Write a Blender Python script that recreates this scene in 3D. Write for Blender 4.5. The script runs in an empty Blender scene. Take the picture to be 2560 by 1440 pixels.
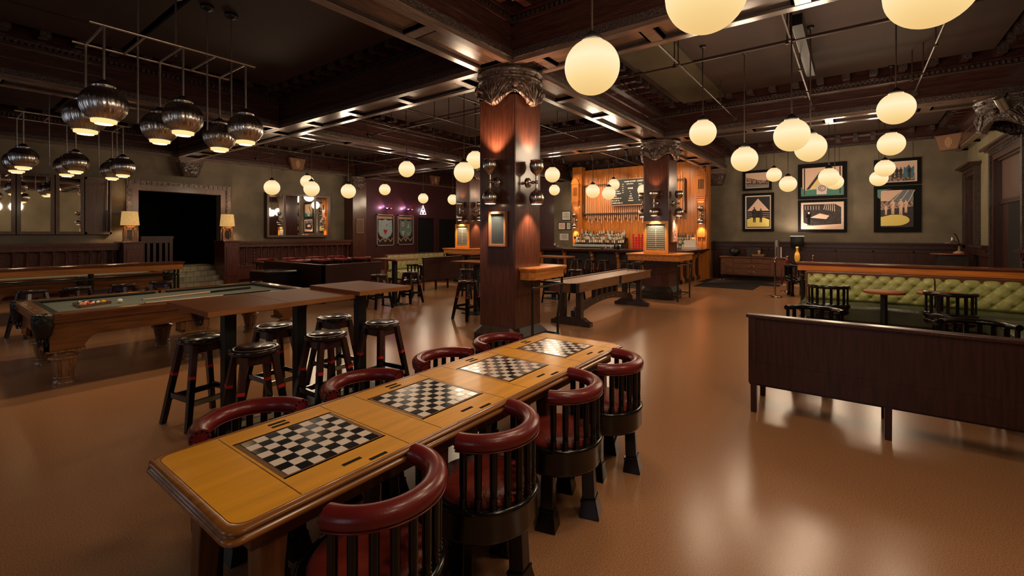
import bpy, math, random
from mathutils import Vector, Matrix, noise
R = math.radians; PI = math.pi
random.seed(7)
sc = bpy.context.scene
COL = sc.collection

# ------------------------------------------------------------ camera, world, exposure
F, CX, HY, YAW, EYE = 1138.0, 1280.0, 583.0, 0.644, 1.65
cam_d = bpy.data.cameras.new('camera'); cam = bpy.data.objects.new('camera', cam_d); COL.objects.link(cam)
cam.location = (0, 0, EYE); cam.rotation_euler = (PI/2, 0, YAW - PI/2)
cam_d.sensor_width = 36; cam_d.lens = F/2560*36; cam_d.shift_y = -(720-HY)/2560; cam_d.clip_start = .05
sc.camera = cam
w = bpy.data.worlds.new('world'); sc.world = w; w.use_nodes = True
w.node_tree.nodes['Background'].inputs[0].default_value = (.55, .68, 1, 1)
w.node_tree.nodes['Background'].inputs[1].default_value = .3
sc.view_settings.view_transform = 'Standard'; sc.view_settings.look = 'None'
sc.view_settings.gamma = 1; sc.view_settings.use_curve_mapping = False
sc.view_settings.exposure = 0.28
sc.cycles.max_bounces = 8; sc.cycles.diffuse_bounces = 4; sc.cycles.glossy_bounces = 4
sc.cycles.use_denoising = True; sc.cycles.sample_clamp_indirect = 4.0
sc.cycles.caustics_reflective = False; sc.cycles.caustics_refractive = False

GLOBE_W, PEND_W, SCONCE_W = 28.0, 20.0, 75.0   # lamp powers
def lamp(name, kind, loc, energy, color=(1, .72, .42), radius=.05, parent=None, aim=None, spot=None, blend=.6, size=None):
    d = bpy.data.lights.new(name, kind); d.energy = energy; d.color = color
    if kind in ('POINT', 'SPOT'): d.shadow_soft_size = radius; d.use_soft_falloff = False
    if kind == 'SPOT': d.spot_size = spot; d.spot_blend = blend
    if kind == 'AREA': d.shape = 'RECTANGLE'; d.size, d.size_y = size
    o = bpy.data.objects.new(name, d); COL.objects.link(o); o.location = loc
    if aim is not None: o.rotation_euler = Vector(aim).to_track_quat('-Z', 'Y').to_euler()
    if parent: o.parent = parent
    return o

# daylight through the windows in the wall behind
for y in (0.2, 4.4, 8.8, 13.2):
    lamp('window_daylight', 'AREA', (-3.25, y, 2.2), 8, (.95, .94, 1), aim=(1, 0, -.15), size=(1.6, 2.2))

# ------------------------------------------------------------ pixel ray helpers
fx, fy = math.cos(YAW), math.sin(YAW); rx, ry = fy, -fx
def at(px, py, z):                       # floor-plan point of a pixel at height z
    d = F*(EYE-z)/(py-HY); l = (px-CX)/F*d
    return (fx*d+rx*l, fy*d+ry*l)
def dep(px, py, d):
    l = (px-CX)/F*d
    return (fx*d+rx*l, fy*d+ry*l, EYE-(py-HY)*d/F)

# ------------------------------------------------------------ materials
def mat(name, col, rough=.5, metal=0, emit=None, es=1, coat=0, spec=.5, col2=None, scale=6, stretch=(1,1,1), detail=6, bump=0, bscale=40, alpha=None, trans=0, ior=1.45, ramp=(.35,.65), kind='noise', rvar=0, sheen=0):
    m = bpy.data.materials.new(name); m.use_nodes = True; n = m.node_tree.nodes; L = m.node_tree.links
    b = n['Principled BSDF']; b.inputs['Base Color'].default_value = (*col, 1); b.inputs['Roughness'].default_value = rough
    b.inputs['Metallic'].default_value = metal; b.inputs['Specular IOR Level'].default_value = spec
    b.inputs['Coat Weight'].default_value = coat; b.inputs['Coat Roughness'].default_value = .12
    b.inputs['Transmission Weight'].default_value = trans; b.inputs['IOR'].default_value = ior
    if emit: b.inputs['Emission Color'].default_value = (*emit, 1); b.inputs['Emission Strength'].default_value = es
    tc = mp = None
    if col2 is not None or bump or rvar:
        tc = n.new('ShaderNodeTexCoord'); mp = n.new('ShaderNodeMapping'); mp.inputs['Scale'].default_value = stretch
        L.new(tc.outputs['Object'], mp.inputs['Vector'])
    if col2 is not None:
        t = n.new('ShaderNodeTexNoise'); t.inputs['Scale'].default_value = scale; t.inputs['Detail'].default_value = detail
        L.new(mp.outputs[0], t.inputs['Vector'])
        r = n.new('ShaderNodeValToRGB'); r.color_ramp.elements[0].position = ramp[0]; r.color_ramp.elements[1].position = ramp[1]
        r.color_ramp.elements[0].color = (*col, 1); r.color_ramp.elements[1].color = (*col2, 1)
        L.new(t.outputs['Fac'], r.inputs['Fac']); L.new(r.outputs[0], b.inputs['Base Color'])
        if rvar:
            mr = n.new('ShaderNodeMapRange'); mr.inputs['To Min'].default_value = rough-rvar; mr.inputs['To Max'].default_value = rough+rvar
            L.new(t.outputs['Fac'], mr.inputs['Value']); L.new(mr.outputs[0], b.inputs['Roughness'])
    if bump:
        t2 = n.new('ShaderNodeTexNoise'); t2.inputs['Scale'].default_value = bscale; t2.inputs['Detail'].default_value = 4
        L.new(mp.outputs[0], t2.inputs['Vector'])
        bp = n.new('ShaderNodeBump'); bp.inputs['Strength'].default_value = bump; bp.inputs['Distance'].default_value = .02
        L.new(t2.outputs['Fac'], bp.inputs['Height']); L.new(bp.outputs[0], b.inputs['Normal'])
    return m
def wood(name, c, k=.6, rough=.3, axis=0, coat=.3, scale=3, **kw):
    st = [14, 14, 14]; st[axis] = 1.2
    return mat(name, c, rough, col2=tuple(x*k for x in c), scale=scale, stretch=st, detail=8, coat=coat, **kw)
M = {}
M['floor'] = mat('cork_floor', (.49, .245, .118), .23, col2=(.30, .140, .064), scale=150, detail=4, ramp=(.38, .62), bump=.018, bscale=220, spec=.5)
M['beam'] = wood('beam_mahogany', (.062, .0215, .0165), .5, .24, 0, coat=.35)
M['beamY'] = wood('beam_mahogany_cross', (.062, .0215, .0165), .5, .24, 1, coat=.35)
M['soffit'] = wood('soffit_mahogany', (.17, .105, .08), .6, .24, 0, coat=.4)
M['soffitY'] = wood('soffit_mahogany_cross', (.17, .105, .08), .6, .24, 1, coat=.4)
M['carved'] = mat('carved_dark_wood', (.055, .033, .026), .24, col2=(.022, .012, .010), scale=40, stretch=(1, 1, 1), detail=3, bump=.9, bscale=55, coat=.3)
M['ceil'] = mat('ceiling_paint', (.018, .010, .008), .6, col2=(.015, .009, .007), scale=1.2)
M['panel'] = mat('ceiling_panel_brown', (.040, .019, .013), .7, col2=(.028, .014, .010), scale=1)
M['panel_g'] = mat('ceiling_panel_olive', (.075, .065, .035), .5, col2=(.055, .045, .025), scale=2)
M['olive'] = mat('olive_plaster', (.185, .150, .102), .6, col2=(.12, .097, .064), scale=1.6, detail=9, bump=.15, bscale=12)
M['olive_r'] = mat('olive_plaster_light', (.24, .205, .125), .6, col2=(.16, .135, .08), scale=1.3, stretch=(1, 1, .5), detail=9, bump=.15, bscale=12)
M['plum'] = wood('plum_brown_panelling', (.075, .022, .024), .7, .38, 2, coat=.15)
M['mahog'] = wood('dark_mahogany', (.048, .015, .0115), .55, .34, 2, coat=.05)
M['wains'] = wood('wainscot_mahogany', (.115, .036, .027), .5, .28, 2, coat=.2)
M['wainsX'] = wood('wainscot_mahogany_long', (.13, .042, .03), .5, .26, 0, coat=.3)
M['mahogX'] = wood('dark_mahogany_long', (.06, .02, .015), .55, .3, 0)
M['col'] = wood('column_mahogany', (.09, .032, .020), .62, .26, 2, coat=.35)
M['plinth'] = mat('dark_plinth', (.018, .011, .009), .45, col2=(.03, .02, .016), scale=8)
M['bronze'] = mat('carved_bronzed_wood', (.15, .105, .088), .22, .4, col2=(.075, .048, .038), scale=12, bump=.35, bscale=70, coat=.3)
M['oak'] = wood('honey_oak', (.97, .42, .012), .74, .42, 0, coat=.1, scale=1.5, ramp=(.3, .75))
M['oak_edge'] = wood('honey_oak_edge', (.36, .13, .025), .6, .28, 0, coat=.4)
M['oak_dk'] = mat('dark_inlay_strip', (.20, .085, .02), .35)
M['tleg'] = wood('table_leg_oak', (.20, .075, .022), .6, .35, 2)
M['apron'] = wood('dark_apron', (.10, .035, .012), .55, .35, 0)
M['black'] = mat('black_lacquer', (.004, .0037, .0035), .2, coat=.2, spec=.4)
M['blackm'] = mat('black_matte_metal', (.008, .008, .008), .4)
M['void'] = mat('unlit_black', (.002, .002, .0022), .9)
M['tile_w'] = mat('cream_tile', (.93, .78, .66), .25, coat=.1)
M['tile_b'] = mat('black_tile', (.006, .006, .008), .15, coat=.5)
M['red'] = mat('oxblood_leather', (.20, .018, .016), .3, col2=(.13, .011, .011), scale=5, bump=.04, bscale=90, coat=.15)
M['redseat'] = mat('rust_leather', (.28, .035, .018), .38, col2=(.17, .02, .012), scale=7, bump=.15, bscale=70)
M['redband'] = mat('red_paint_band', (.45, .014, .014), .4)
M['stoolleg'] = wood('stool_leg_brown', (.045, .012, .010), .6, .35, 2)
M['stoolseat'] = mat('dark_worn_seat', (.012, .008, .007), .2, col2=(.03, .016, .012), scale=9, bump=.12, bscale=30, coat=.35)
M['brass'] = mat('worn_brass_plate', (.42, .34, .2), .45, .5)
M['pubtop'] = wood('chestnut_laminate', (.30, .092, .026), .85, .5, 0, coat=0, spec=.12)
M['pubedge'] = wood('chestnut_edge', (.36, .14, .05), .7, .3, 0)
M['pool'] = wood('pool_walnut', (.26, .105, .032), .55, .28, 0, coat=.4)
M['poolleg'] = wood('pool_leg_walnut', (.36, .18, .075), .5, .3, 2, coat=.4)
M['poolrail'] = wood('pool_rail_walnut', (.22, .085, .035), .6, .2, 0, coat=.6)
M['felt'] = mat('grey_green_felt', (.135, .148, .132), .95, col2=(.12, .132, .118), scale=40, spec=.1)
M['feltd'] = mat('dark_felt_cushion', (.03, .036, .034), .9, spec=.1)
M['leatherk'] = mat('black_pocket_leather', (.006, .005, .005), .3, bump=.6, bscale=30)
M['orange'] = wood('orange_fir', (.52, .165, .025), .7, .32, 2, coat=.3, scale=1.2)
M['orangeX'] = wood('orange_fir_long', (.68, .25, .05), .65, .3, 0, coat=.4, scale=1.5)
M['orangeY'] = wood('orange_fir_cross', (.88, .27, .04), .65, .3, 1, coat=.4, scale=1.5)
M['railtop'] = wood('red_brown_rail_top', (.24, .075, .035), .6, .2, 1, coat=.6)
M['gpipe'] = mat('dark_green_pipe', (.022, .026, .014), .22, .3, coat=.5)
M['ipipe'] = mat('iron_pipe', (.07, .05, .04), .35, .6)
M['cpipe'] = mat('chrome_pipe', (.45, .40, .37), .25, .9)
M['steel'] = mat('ribbed_gunmetal', (.62, .60, .58), .24, 1.0)
M['steelb'] = mat('bronze_sconce_metal', (.50, .43, .38), .25, 1.0)
M['globe'] = mat('glowing_globe_glass', (0, 0, 0), .5, emit=(1.0, .72, .34), es=.93, spec=0)
def _globe(m):      # milk glass: palest around the bulb, yellower towards the bottom
    n = m.node_tree.nodes; L = m.node_tree.links; tc = n.new('ShaderNodeTexCoord'); sp = n.new('ShaderNodeSeparateXYZ'); mr = n.new('ShaderNodeMapRange'); r = n.new('ShaderNodeValToRGB')
    L.new(tc.outputs['Object'], sp.inputs[0]); L.new(sp.outputs[2], mr.inputs['Value']); mr.inputs['From Min'].default_value = -.21; mr.inputs['From Max'].default_value = .21
    e_ = r.color_ramp.elements; e_[0].position = 0; e_[0].color = (.78, .50, .19, 1); e_[1].position = .95; e_[1].color = (.90, .60, .29, 1)
    q = e_.new(.22); q.color = (.87, .62, .27, 1); q = e_.new(.58); q.color = (.98, .80, .50, 1)
    L.new(mr.outputs[0], r.inputs[0]); L.new(r.outputs[0], n['Principled BSDF'].inputs['Emission Color'])
_globe(M['globe'])
M['diff'] = mat('glowing_amber_glass', (.1, .08, .05), .3, emit=(1.0, .66, .27), es=1.0)
M['tip'] = mat('glowing_sconce_glass', (.1, .08, .05), .3, emit=(1.0, .86, .62), es=1.6)
M['mirror'] = mat('mirror_glass', (.8, .78, .74), .02, 1.0)
M['mframe'] = wood('mirror_frame_wood', (.14, .078, .062), .6, .35, 2)
M['linen'] = mat('lit_linen_shade', (.85, .56, .22), .8, col2=(.30, .17, .05), scale=44, stretch=(1, 1, .45), ramp=(.42, .6), emit=(.9, .52, .17), es=.42)
M['lampwood'] = wood('pale_lamp_wood', (.32, .17, .08), .6, .4, 2)
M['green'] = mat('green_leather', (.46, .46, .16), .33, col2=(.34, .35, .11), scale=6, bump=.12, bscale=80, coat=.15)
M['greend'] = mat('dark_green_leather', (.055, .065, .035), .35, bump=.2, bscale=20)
M['sage'] = mat('pale_sage_leather', (.52, .50, .22), .4)
M['maple'] = wood('pale_maple', (.66, .43, .29), .92, .4, 0, coat=.1)
M['oakmid'] = wood('mid_oak', (.26, .12, .055), .6, .35, 0)
M['darkoak'] = wood('dark_oak', (.055, .028, .018), .6, .35, 2)
M['board'] = mat('slate_board', (.018, .03, .036), .45, col2=(.03, .045, .052), scale=4)
M['boardk'] = mat('black_board', (.012, .012, .014), .5)
M['cham'] = mat('greenish_score_board', (.085, .115, .10), .5)
M['framew'] = wood('pale_frame_wood', (.34, .17, .10), .7, .4, 2)
M['frameo'] = wood('orange_frame_wood', (.75, .34, .06), .75, .35, 2)
M['framek'] = mat('black_frame', (.005, .0045, .004), .6, spec=.12)
M['white'] = mat('white_paint', (.75, .62, .55), .6)
M['chalk'] = mat('chalk_white', (.8, .75, .68), .7)
M['paper'] = mat('paper_white', (.62, .58, .54), .7)
M['peach'] = mat('peach_print', (.78, .53, .40), .55)
M['yellow'] = mat('yellow_print', (.88, .70, .18), .55)
M['teal'] = mat('teal_print', (.03, .19, .15), .4)
M['blue'] = mat('blue_grey_print', (.16, .19, .21), .55)
M['ink'] = mat('sepia_ink', (.012, .008, .009), .5, col2=(.07, .042, .038), scale=25, ramp=(.45, .7))
M['sepia'] = mat('sepia_print', (.50, .33, .26), .55, col2=(.05, .028, .026), scale=22, detail=6, ramp=(.42, .58))
M['cobalt'] = mat('blue_print', (.05, .17, .26), .5)
M['skyb'] = mat('pale_blue_banner', (.36, .46, .50), .7)
M['sageb'] = mat('sage_banner', (.16, .22, .19), .7)
M['tan'] = mat('tan_banner', (.48, .30, .16), .7)
M['wine'] = mat('wine_red', (.4, .02, .03), .6)
M['alum'] = mat('silver_frame', (.4, .37, .36), .4, .5)
M['neon'] = mat('white_neon', (.5, .5, .5), .4, emit=(1, .85, .95), es=2.2)
M['stone'] = mat('grey_tile_steps', (.36, .33, .24), .35, col2=(.22, .20, .14), scale=3)
M['rubber'] = mat('black_rubber_mat', (.010, .012, .013), .6, bump=.3, bscale=120)
M['rope'] = mat('crimson_velvet_rope', (.22, .01, .02), .7)
M['gold'] = mat('polished_brass', (.42, .30, .20), .16, 1.0)
M['amber'] = mat('amber_lamp_base', (.85, .42, .06), .25, emit=(1, .45, .06), es=.12)
M['glass'] = mat('clear_bottle_glass', (.75, .8, .78), .08, trans=.6, spec=.6)
M['glassd'] = mat('dark_bottle_glass', (.012, .014, .010), .1, coat=.5)
M['glassa'] = mat('amber_bottle_glass', (.22, .08, .015), .1, coat=.5)
M['glassg'] = mat('green_bottle_glass', (.02, .06, .025), .1, coat=.5)
M['redcup'] = mat('red_tumbler_plastic', (.85, .012, .03), .3)
M['copper'] = mat('speaker_grille', (.20, .095, .05), .4)
M['sidewood'] = wood('sideboard_walnut', (.17, .066, .034), .6, .42, 1, spec=.3)
for k, c in dict(b1=(.75, .42, .02), b2=(.02, .03, .18), b3=(.55, .03, .02), b4=(.06, .02, .09), b5=(.7, .22, .03), b6=(.01, .09, .04), b7=(.2, .02, .02), b8=(.01, .01, .01), cue=(.75, .68, .55)).items():
    M[k] = mat('ball_' + k, c, .12, coat=.6)

# ------------------------------------------------------------ mesh builder
class MB:
    def __init__(s): s.v = []; s.f = []; s.m = []; s.s = []
    def add(s, vs, fs, m=0, sm=False):
        o = len(s.v); s.v += [tuple(v) for v in vs]
        for f in fs: s.f.append(tuple(i+o for i in f)); s.m.append(m); s.s.append(sm)
        return s
    def box(s, x0, y0, z0, x1, y1, z1, m=0):
        x0, x1 = sorted((x0, x1)); y0, y1 = sorted((y0, y1)); z0, z1 = sorted((z0, z1))
        v = [(x, y, z) for z in (z0, z1) for x, y in ((x0, y0), (x1, y0), (x1, y1), (x0, y1))]
        return s.add(v, [(0, 3, 2, 1), (4, 5, 6, 7), (0, 1, 5, 4), (1, 2, 6, 5), (2, 3, 7, 6), (3, 0, 4, 7)], m)
    def bar(s, p, q, w, h, m=0, w2=None, h2=None, up=(0, 0, 1)):
        p = Vector(p); q = Vector(q); d = (q-p).normalized(); u = Vector(up)
        if abs(d.dot(u)) > .98: u = Vector((1, 0, 0))
        a = d.cross(u).normalized(); b = a.cross(d).normalized()
        w2 = w if w2 is None else w2; h2 = h if h2 is None else h2
        v = [p + a*i*w/2 + b*j*h/2 for i, j in ((-1, -1), (1, -1), (1, 1), (-1, 1))] + [q + a*i*w2/2 + b*j*h2/2 for i, j in ((-1, -1), (1, -1), (1, 1), (-1, 1))]
        return s.add(v, [(0, 1, 2, 3), (7, 6, 5, 4), (0, 4, 5, 1), (1, 5, 6, 2), (2, 6, 7, 3), (3, 7, 4, 0)], m)
    def cyl(s, p, q, r, r2=None, n=12, m=0):
        p = Vector(p); q = Vector(q); d = (q-p).normalized(); u = Vector((0, 0, 1)) if abs(d.z) < .95 else Vector((1, 0, 0))
        a = d.cross(u).normalized(); b = d.cross(a); r2 = r if r2 is None else r2
        v = []
        for c, rr in ((p, r), (q, r2)):
            v += [c + a*math.cos(t)*rr + b*math.sin(t)*rr for t in (2*PI*i/n for i in range(n))]
        s.add(v, [(i, (i+1) % n, n+(i+1) % n, n+i) for i in range(n)], m, True)
        return s.add(v, [tuple(range(n))[::-1], tuple(range(n, 2*n))], m)
    def lathe(s, prof, c=(0, 0, 0), n=24, m=0, sm=True, rf=None):
        v = []; k = len(prof)
        for r, z in prof:
            for i in range(n):
                t = 2*PI*i/n; q = r*(rf(t, z) if rf else 1)
                v.append((c[0]+q*math.cos(t), c[1]+q*math.sin(t), c[2]+z))
        f = [(j*n+i, j*n+(i+1) % n, (j+1)*n+(i+1) % n, (j+1)*n+i) for j in range(k-1) for i in range(n)]
        s.add(v, f, m, sm)
        return s.add(v[:n] + v[-n:], [tuple(range(n))[::-1], tuple(range(n, 2*n))], m)
    def sphere(s, c, r, n=20, m=0, sz=1):
        prof = [(max(1e-4, r*math.sin(PI*j/(n//2))), -r*sz*math.cos(PI*j/(n//2))) for j in range(n//2+1)]
        return s.lathe(prof, c, n, m)
    def prism(s, poly, z0, z1, m=0, ax='z'):
        n = len(poly)
        def P(a, b, h): return (a, b, h) if ax == 'z' else ((h, a, b) if ax == 'x' else (a, h, b))
        v = [P(a, b, z0) for a, b in poly] + [P(a, b, z1) for a, b in poly]
        return s.add(v, [tuple(range(n))[::-1], tuple(range(n, 2*n))] + [(i, (i+1) % n, n+(i+1) % n, n+i) for i in range(n)], m)
    def sweep(s, pts, r, n=10, m=0, sq=1, cap=True):
        pts = [Vector(p) for p in pts]; k = len(pts); v = []
        for i, p in enumerate(pts):
            d = (pts[min(i+1, k-1)] - pts[max(i-1, 0)]).normalized()
            u = Vector((0, 0, 1)) if abs(d.z) < .95 else Vector((1, 0, 0))
            a = d.cross(u).normalized(); b = a.cross(d).normalized()
            rr = r[i] if isinstance(r, (list, tuple)) else r
            v += [p + a*math.cos(t)*rr + b*math.sin(t)*rr*sq for t in (2*PI*j/n for j in range(n))]
        s.add(v, [(i*n+j, i*n+(j+1) % n, (i+1)*n+(j+1) % n, (i+1)*n+j) for i in range(k-1) for j in range(n)], m, True)
        if cap: s.add(v[:n] + v[-n:], [tuple(range(n)), tuple(range(n, 2*n))[::-1]], m)
        return s
    def grid(s, fn, nu, nv, m=0, sm=True):
        v = [fn(i/nu, j/nv) for j in range(nv+1) for i in range(nu+1)]
        return s.add(v, [(j*(nu+1)+i, j*(nu+1)+i+1, (j+1)*(nu+1)+i+1, (j+1)*(nu+1)+i) for j in range(nv) for i in range(nu)], m, sm)
def obj(name, mb, mats, parent=None, bevel=0, loc=None, kind=None):
    me = bpy.data.meshes.new(name); me.from_pydata(mb.v, [], mb.f)
    for x in (mats if isinstance(mats, (list, tuple)) else [mats]): me.materials.append(M[x] if isinstance(x, str) else x)
    me.polygons.foreach_set('material_index', mb.m); me.polygons.foreach_set('use_smooth', mb.s); me.update()
    o = bpy.data.objects.new(name, me); COL.objects.link(o)
    if parent: o.parent = parent
    if loc: o.location = loc
    if bevel:
        b = o.modifiers.new('bevel', 'BEVEL'); b.width = bevel; b.segments = 2; b.limit_method = 'ANGLE'; b.angle_limit = R(50)
    if kind: o['kind'] = kind
    return o
def tag(o, label, cat, group=None):
    o['label'] = label; o['category'] = cat
    if group: o['group'] = group
    return o
def thing(name, label, cat, loc=(0, 0, 0), rz=0, group=None):
    o = bpy.data.objects.new(name, None); COL.objects.link(o); o.location = loc; o.rotation_euler = (0, 0, rz); o.empty_display_size = .1
    return tag(o, label, cat, group)
def struct(name, mb, mats, **kw): return obj(name, mb, mats, kind='structure', **kw)
def kids(o): return [c for c in o.children]
def dup(root, loc, rz=None, label=None, group=None, parent=None):
    c = root.copy(); COL.objects.link(c)
    if parent: c.parent = parent
    else:
        c.location = loc
        if rz is not None: c.rotation_euler = (0, 0, rz)
    if label: c['label'] = label
    if group: c['group'] = group
    for ch in kids(root): dup(ch, None, parent=c)
    return c
def text_mb(lines, size, origin, ux, uz, out, mb, m=0):
    """lettering laid on a wall plane: lines of (text, u, v, scale, align)"""
    for (t, u, v, s_, al) in lines:
        cu = bpy.data.curves.new('t', 'FONT'); cu.body = t; cu.size = size*s_; cu.align_x = al; cu.resolution_u = 2; cu.offset = size*s_*.012
        ob = bpy.data.objects.new('t', cu); me = bpy.data.meshes.new_from_object(ob)
        vs = [Vector(origin) + Vector(ux)*(u+x.co.x) + Vector(uz)*(v+x.co.y) + Vector(out)*.003 for x in me.vertices]
        mb.add(vs, [tuple(p.vertices) for p in me.polygons], m)
        bpy.data.objects.remove(ob); bpy.data.meshes.remove(me); bpy.data.curves.remove(cu)
    return mb

# ============================================================ SETTING
X0, X1, Y0, Y1, ZC, ZS = -3.5, 18.2, -2.6, 17.0, 4.9, 4.0
m = MB().box(X0-.3, Y0-.3, -.2, X1+.3, Y1+5, 0)
fl = struct('floor', m, 'floor')
struct('ceiling', MB().box(X0-.3, Y0-.3, ZC, X1+.3, Y1+.3, ZC+.2), 'ceil')
# left wall with doorway
m = MB(); DX0, DX1, DZ = 4.14, 6.33, 2.93
m.box(X0, Y1, 0, DX0, Y1+.3, ZC); m.box(DX1, Y1, 0, 11.4, Y1+.3, ZC); m.box(DX0, Y1, DZ, DX1, Y1+.3, ZC)
m.box(11.4, Y1, 0, X1, Y1+.3, ZC, 1)
struct('wall_left', m, ['olive', 'plum'])
m = MB().box(X1, Y0-.3, 0, X1+.3, 11.2, ZC); m.box(X1, 11.2, 0, X1+.3, Y1+.3, ZC, 1)
struct('wall_end', m, ['olive', 'plum'])
# right wall with two door openings
m = MB()
m.box(X0, Y0-.3, 0, 12.6, Y0, ZC); m.box(14.75, Y0-.3, 0, 16.75, Y0, ZC); m.box(17.95, Y0-.3, 0, X1, Y0, ZC)
m.box(12.6, Y0-.3, 3.3, 14.75, Y0, ZC); m.box(16.75, Y0-.3, 3.2, 17.95, Y0, ZC)
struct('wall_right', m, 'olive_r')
# back wall behind the camera with windows
m = MB(); ys = [0.2, 4.4, 8.8, 13.2]
m.box(X0-.3, Y0-.3, 0, X0, Y1+.3, 1.0); m.box(X0-.3, Y0-.3, 3.4, X0, Y1+.3, ZC)
e = [Y0-.3] + [y+s for y in ys for s in (-.8, .8)] + [Y1+.3]
for i in range(0, len(e), 2): m.box(X0-.3, e[i], 1, X0, e[i+1], 3.4)
struct('wall_back', m, 'olive')
for i, y in enumerate(ys):
    m = MB()
    for k in range(5): m.box(X0-.16, y-.8+k*.39, 1, X0-.12, y-.76+k*.39, 3.4)
    for k in range(7): m.box(X0-.16, y-.8, 1+k*.393, X0-.12, y+.8, 1.04+k*.393)
    struct('window_%d' % (i+1), m, 'blackm')
# dark hall beyond the doorway
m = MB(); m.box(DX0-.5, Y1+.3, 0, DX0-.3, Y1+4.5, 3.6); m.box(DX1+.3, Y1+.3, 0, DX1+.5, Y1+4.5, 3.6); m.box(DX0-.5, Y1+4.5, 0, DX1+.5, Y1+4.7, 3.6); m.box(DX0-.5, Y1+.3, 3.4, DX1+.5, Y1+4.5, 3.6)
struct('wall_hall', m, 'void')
# steps
m = MB()
for i in range(4): m.box(4.30, 16.25+i*.3, i*.145, 6.33, 18.4, (i+1)*.145)
struct('trim_steps', m, None or 'stone')
m = MB()
for i in range(4):
    z = i*.145; y = 16.25+i*.3
    for k in range(11): m.box(4.32+k*.2, y-.004, z, 4.326+k*.2, y, z+.145)
    m.box(4.3, y-.005, z+.137, 6.33, y+.01, z+.1455)
struct('trim_steps_joint', m, 'darkoak')
# doorway frame with carved border
m = MB()
def frame_y(mb, x0, x1, z1, y, w, d, m=0, z0=0):
    mb.box(x0-w, y-d, z0, x0, y+.02, z1+w, m); mb.box(x1, y-d, z0, x1+w, y+.02, z1+w, m); mb.box(x0, y-d, z1, x1, y+.02, z1+w, m)
frame_y(m, DX0, DX1, DZ, Y1, .16, .06, 0, .6)
frame_y(m, DX0-.16, DX1+.16, DZ+.16, Y1, .13, .11, 1, .6)
for k in range(20):
    x = DX0-.2+k*(DX1-DX0+.4)/19; m.box(x-.035, Y1-.135, DZ+.18, x+.035, Y1-.1, DZ+.27, 1)
for k in range(16):
    z = .8+k*.145
    for x in (DX0-.225, DX1+.225): m.box(x-.045, Y1-.135, z-.03, x+.045, Y1-.1, z+.05, 1)
struct('door_1', m, ['mframe', 'bronze'])

# ------------------------------------------------------------ beams
def beam(name, a0, a1, c, axis, hw=.31, wall=0, soff=True):
    """beam along an axis ('x' or 'y') from a0 to a1 centred on c, carved edges, soffit panels, brackets"""
    m = MB()
    def B(u0, v0, z0, u1, v1, z1, k=0):
        if axis == 'x': m.box(u0, c+v0, z0, u1, c+v1, z1, k)
        else: m.box(c+v0, u0, z0, c+v1, u1, z1, k)
    B(a0, -hw+.03, ZS+.12, a1, hw-.03, ZC)
    B(a0, -hw, ZS, a1, -hw+.11, ZS+.13, 1); B(a0, hw-.11, ZS, a1, hw, ZS+.13, 1)
    n = max(1, int(round((a1-a0)/1.55)))
    for i in range(n+1):
        u = a0+(a1-a0)*i/n; B(u-.07, -hw+.11, ZS+.004, u+.07, hw-.11, ZS+.13, 1)
    B(a0, -hw+.11, ZS+.05, a1, hw-.11, ZS+.12, 1)
    for s in (-1, 1):      # bead strip coloured dark for recess shade, carved lower edge and upper dentils
        B(a0, s*(hw-.122)-.014, ZS+.014, a1, s*(hw-.122)+.014, ZS+.055, 3)
        for i in range(n): [B(a0+(a1-a0)*(i+q)/n-.012-(.07+.02)*(2*q-1), -hw+.13, ZS+.014, a0+(a1-a0)*(i+q)/n+.012-(.07+.02)*(2*q-1), hw-.13, ZS+.055, 3) for q in (0, 1)]
        B(a0, s*hw-.03, ZS+.06, a1, s*hw+.025, ZS+.15, 2)
        B(a0, s*hw-.03, ZS+.15, a1, s*hw+.008, ZS+.165, 0)
        B(a0, s*(hw-.02)-.015, ZS+.33, a1, s*(hw-.02)+.015, ZS+.345, 0)
        B(a0, s*hw-.03, ZS+.52, a1, s*hw+.03, ZS+.56, 0)
        B(a0, s*hw-.03, ZS+.64, a1, s*hw+.05, ZS+.67, 0)
        k = int((a1-a0)/.075)
        for i in range(k): B(a0+i*.075, s*hw-.02, ZS+.565, a0+i*.075+.042, s*hw+.04, ZS+.625, 2)
        k = int((a1-a0)/.42)
        for i in range(k):
            u = a0+.2+i*.42
            B(u-.055, s*hw, ZS+.69, u+.055, s*(hw+.34), ZS+.80, 0); B(u-.062, s*(hw+.30), ZS+.66, u+.062, s*(hw+.39), ZS+.81, 2)
    return struct(name, m, ['beam', 'soffit', 'carved', 'plinth'] if axis == 'x' else ['beamY', 'soffitY', 'carved', 'plinth'])
BX = [-.9, 5.34, 11.66]; BY = [4.08, 10.6]
n_ = 0
for c in BX:
    n_ += 1; beam('trim_%d' % n_, Y0, Y1, c, 'y')
for c in BY:
    xs = [X0] + [v for b in BX for v in (b-.31, b+.31)] + [X1]
    for i in range(0, len(xs), 2):
        n_ += 1; beam('trim_%d' % n_, xs[i], xs[i+1], c, 'x')
# wall beams along the left wall and right wall
xs = [X0] + [v for b in BX for v in (b-.31, b+.31)] + [X1]
for i in range(0, len(xs), 2):
    n_ += 1; beam('trim_%d' % n_, xs[i], xs[i+1], Y1-.05, 'x', .22)
    n_ += 1; beam('trim_%d' % n_, xs[i], xs[i+1], Y0+.05, 'x', .22)
# end-wall cornice
m = MB(); m.box(X1-.12, Y0, 4.45, X1, Y1, ZC); m.box(X1-.3, Y0, 4.72, X1, Y1, ZC)
for k in range(44): m.box(X1-.5, Y0+.3+k*.44, 4.62, X1-.1, Y0+.42+k*.44, 4.76, 1)
m.box(X1-.16, Y0, 4.42, X1-.1, Y1, 4.5, 1)
n_ += 1; struct('trim_%d' % n_, m, ['beamY', 'carved'])
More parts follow.
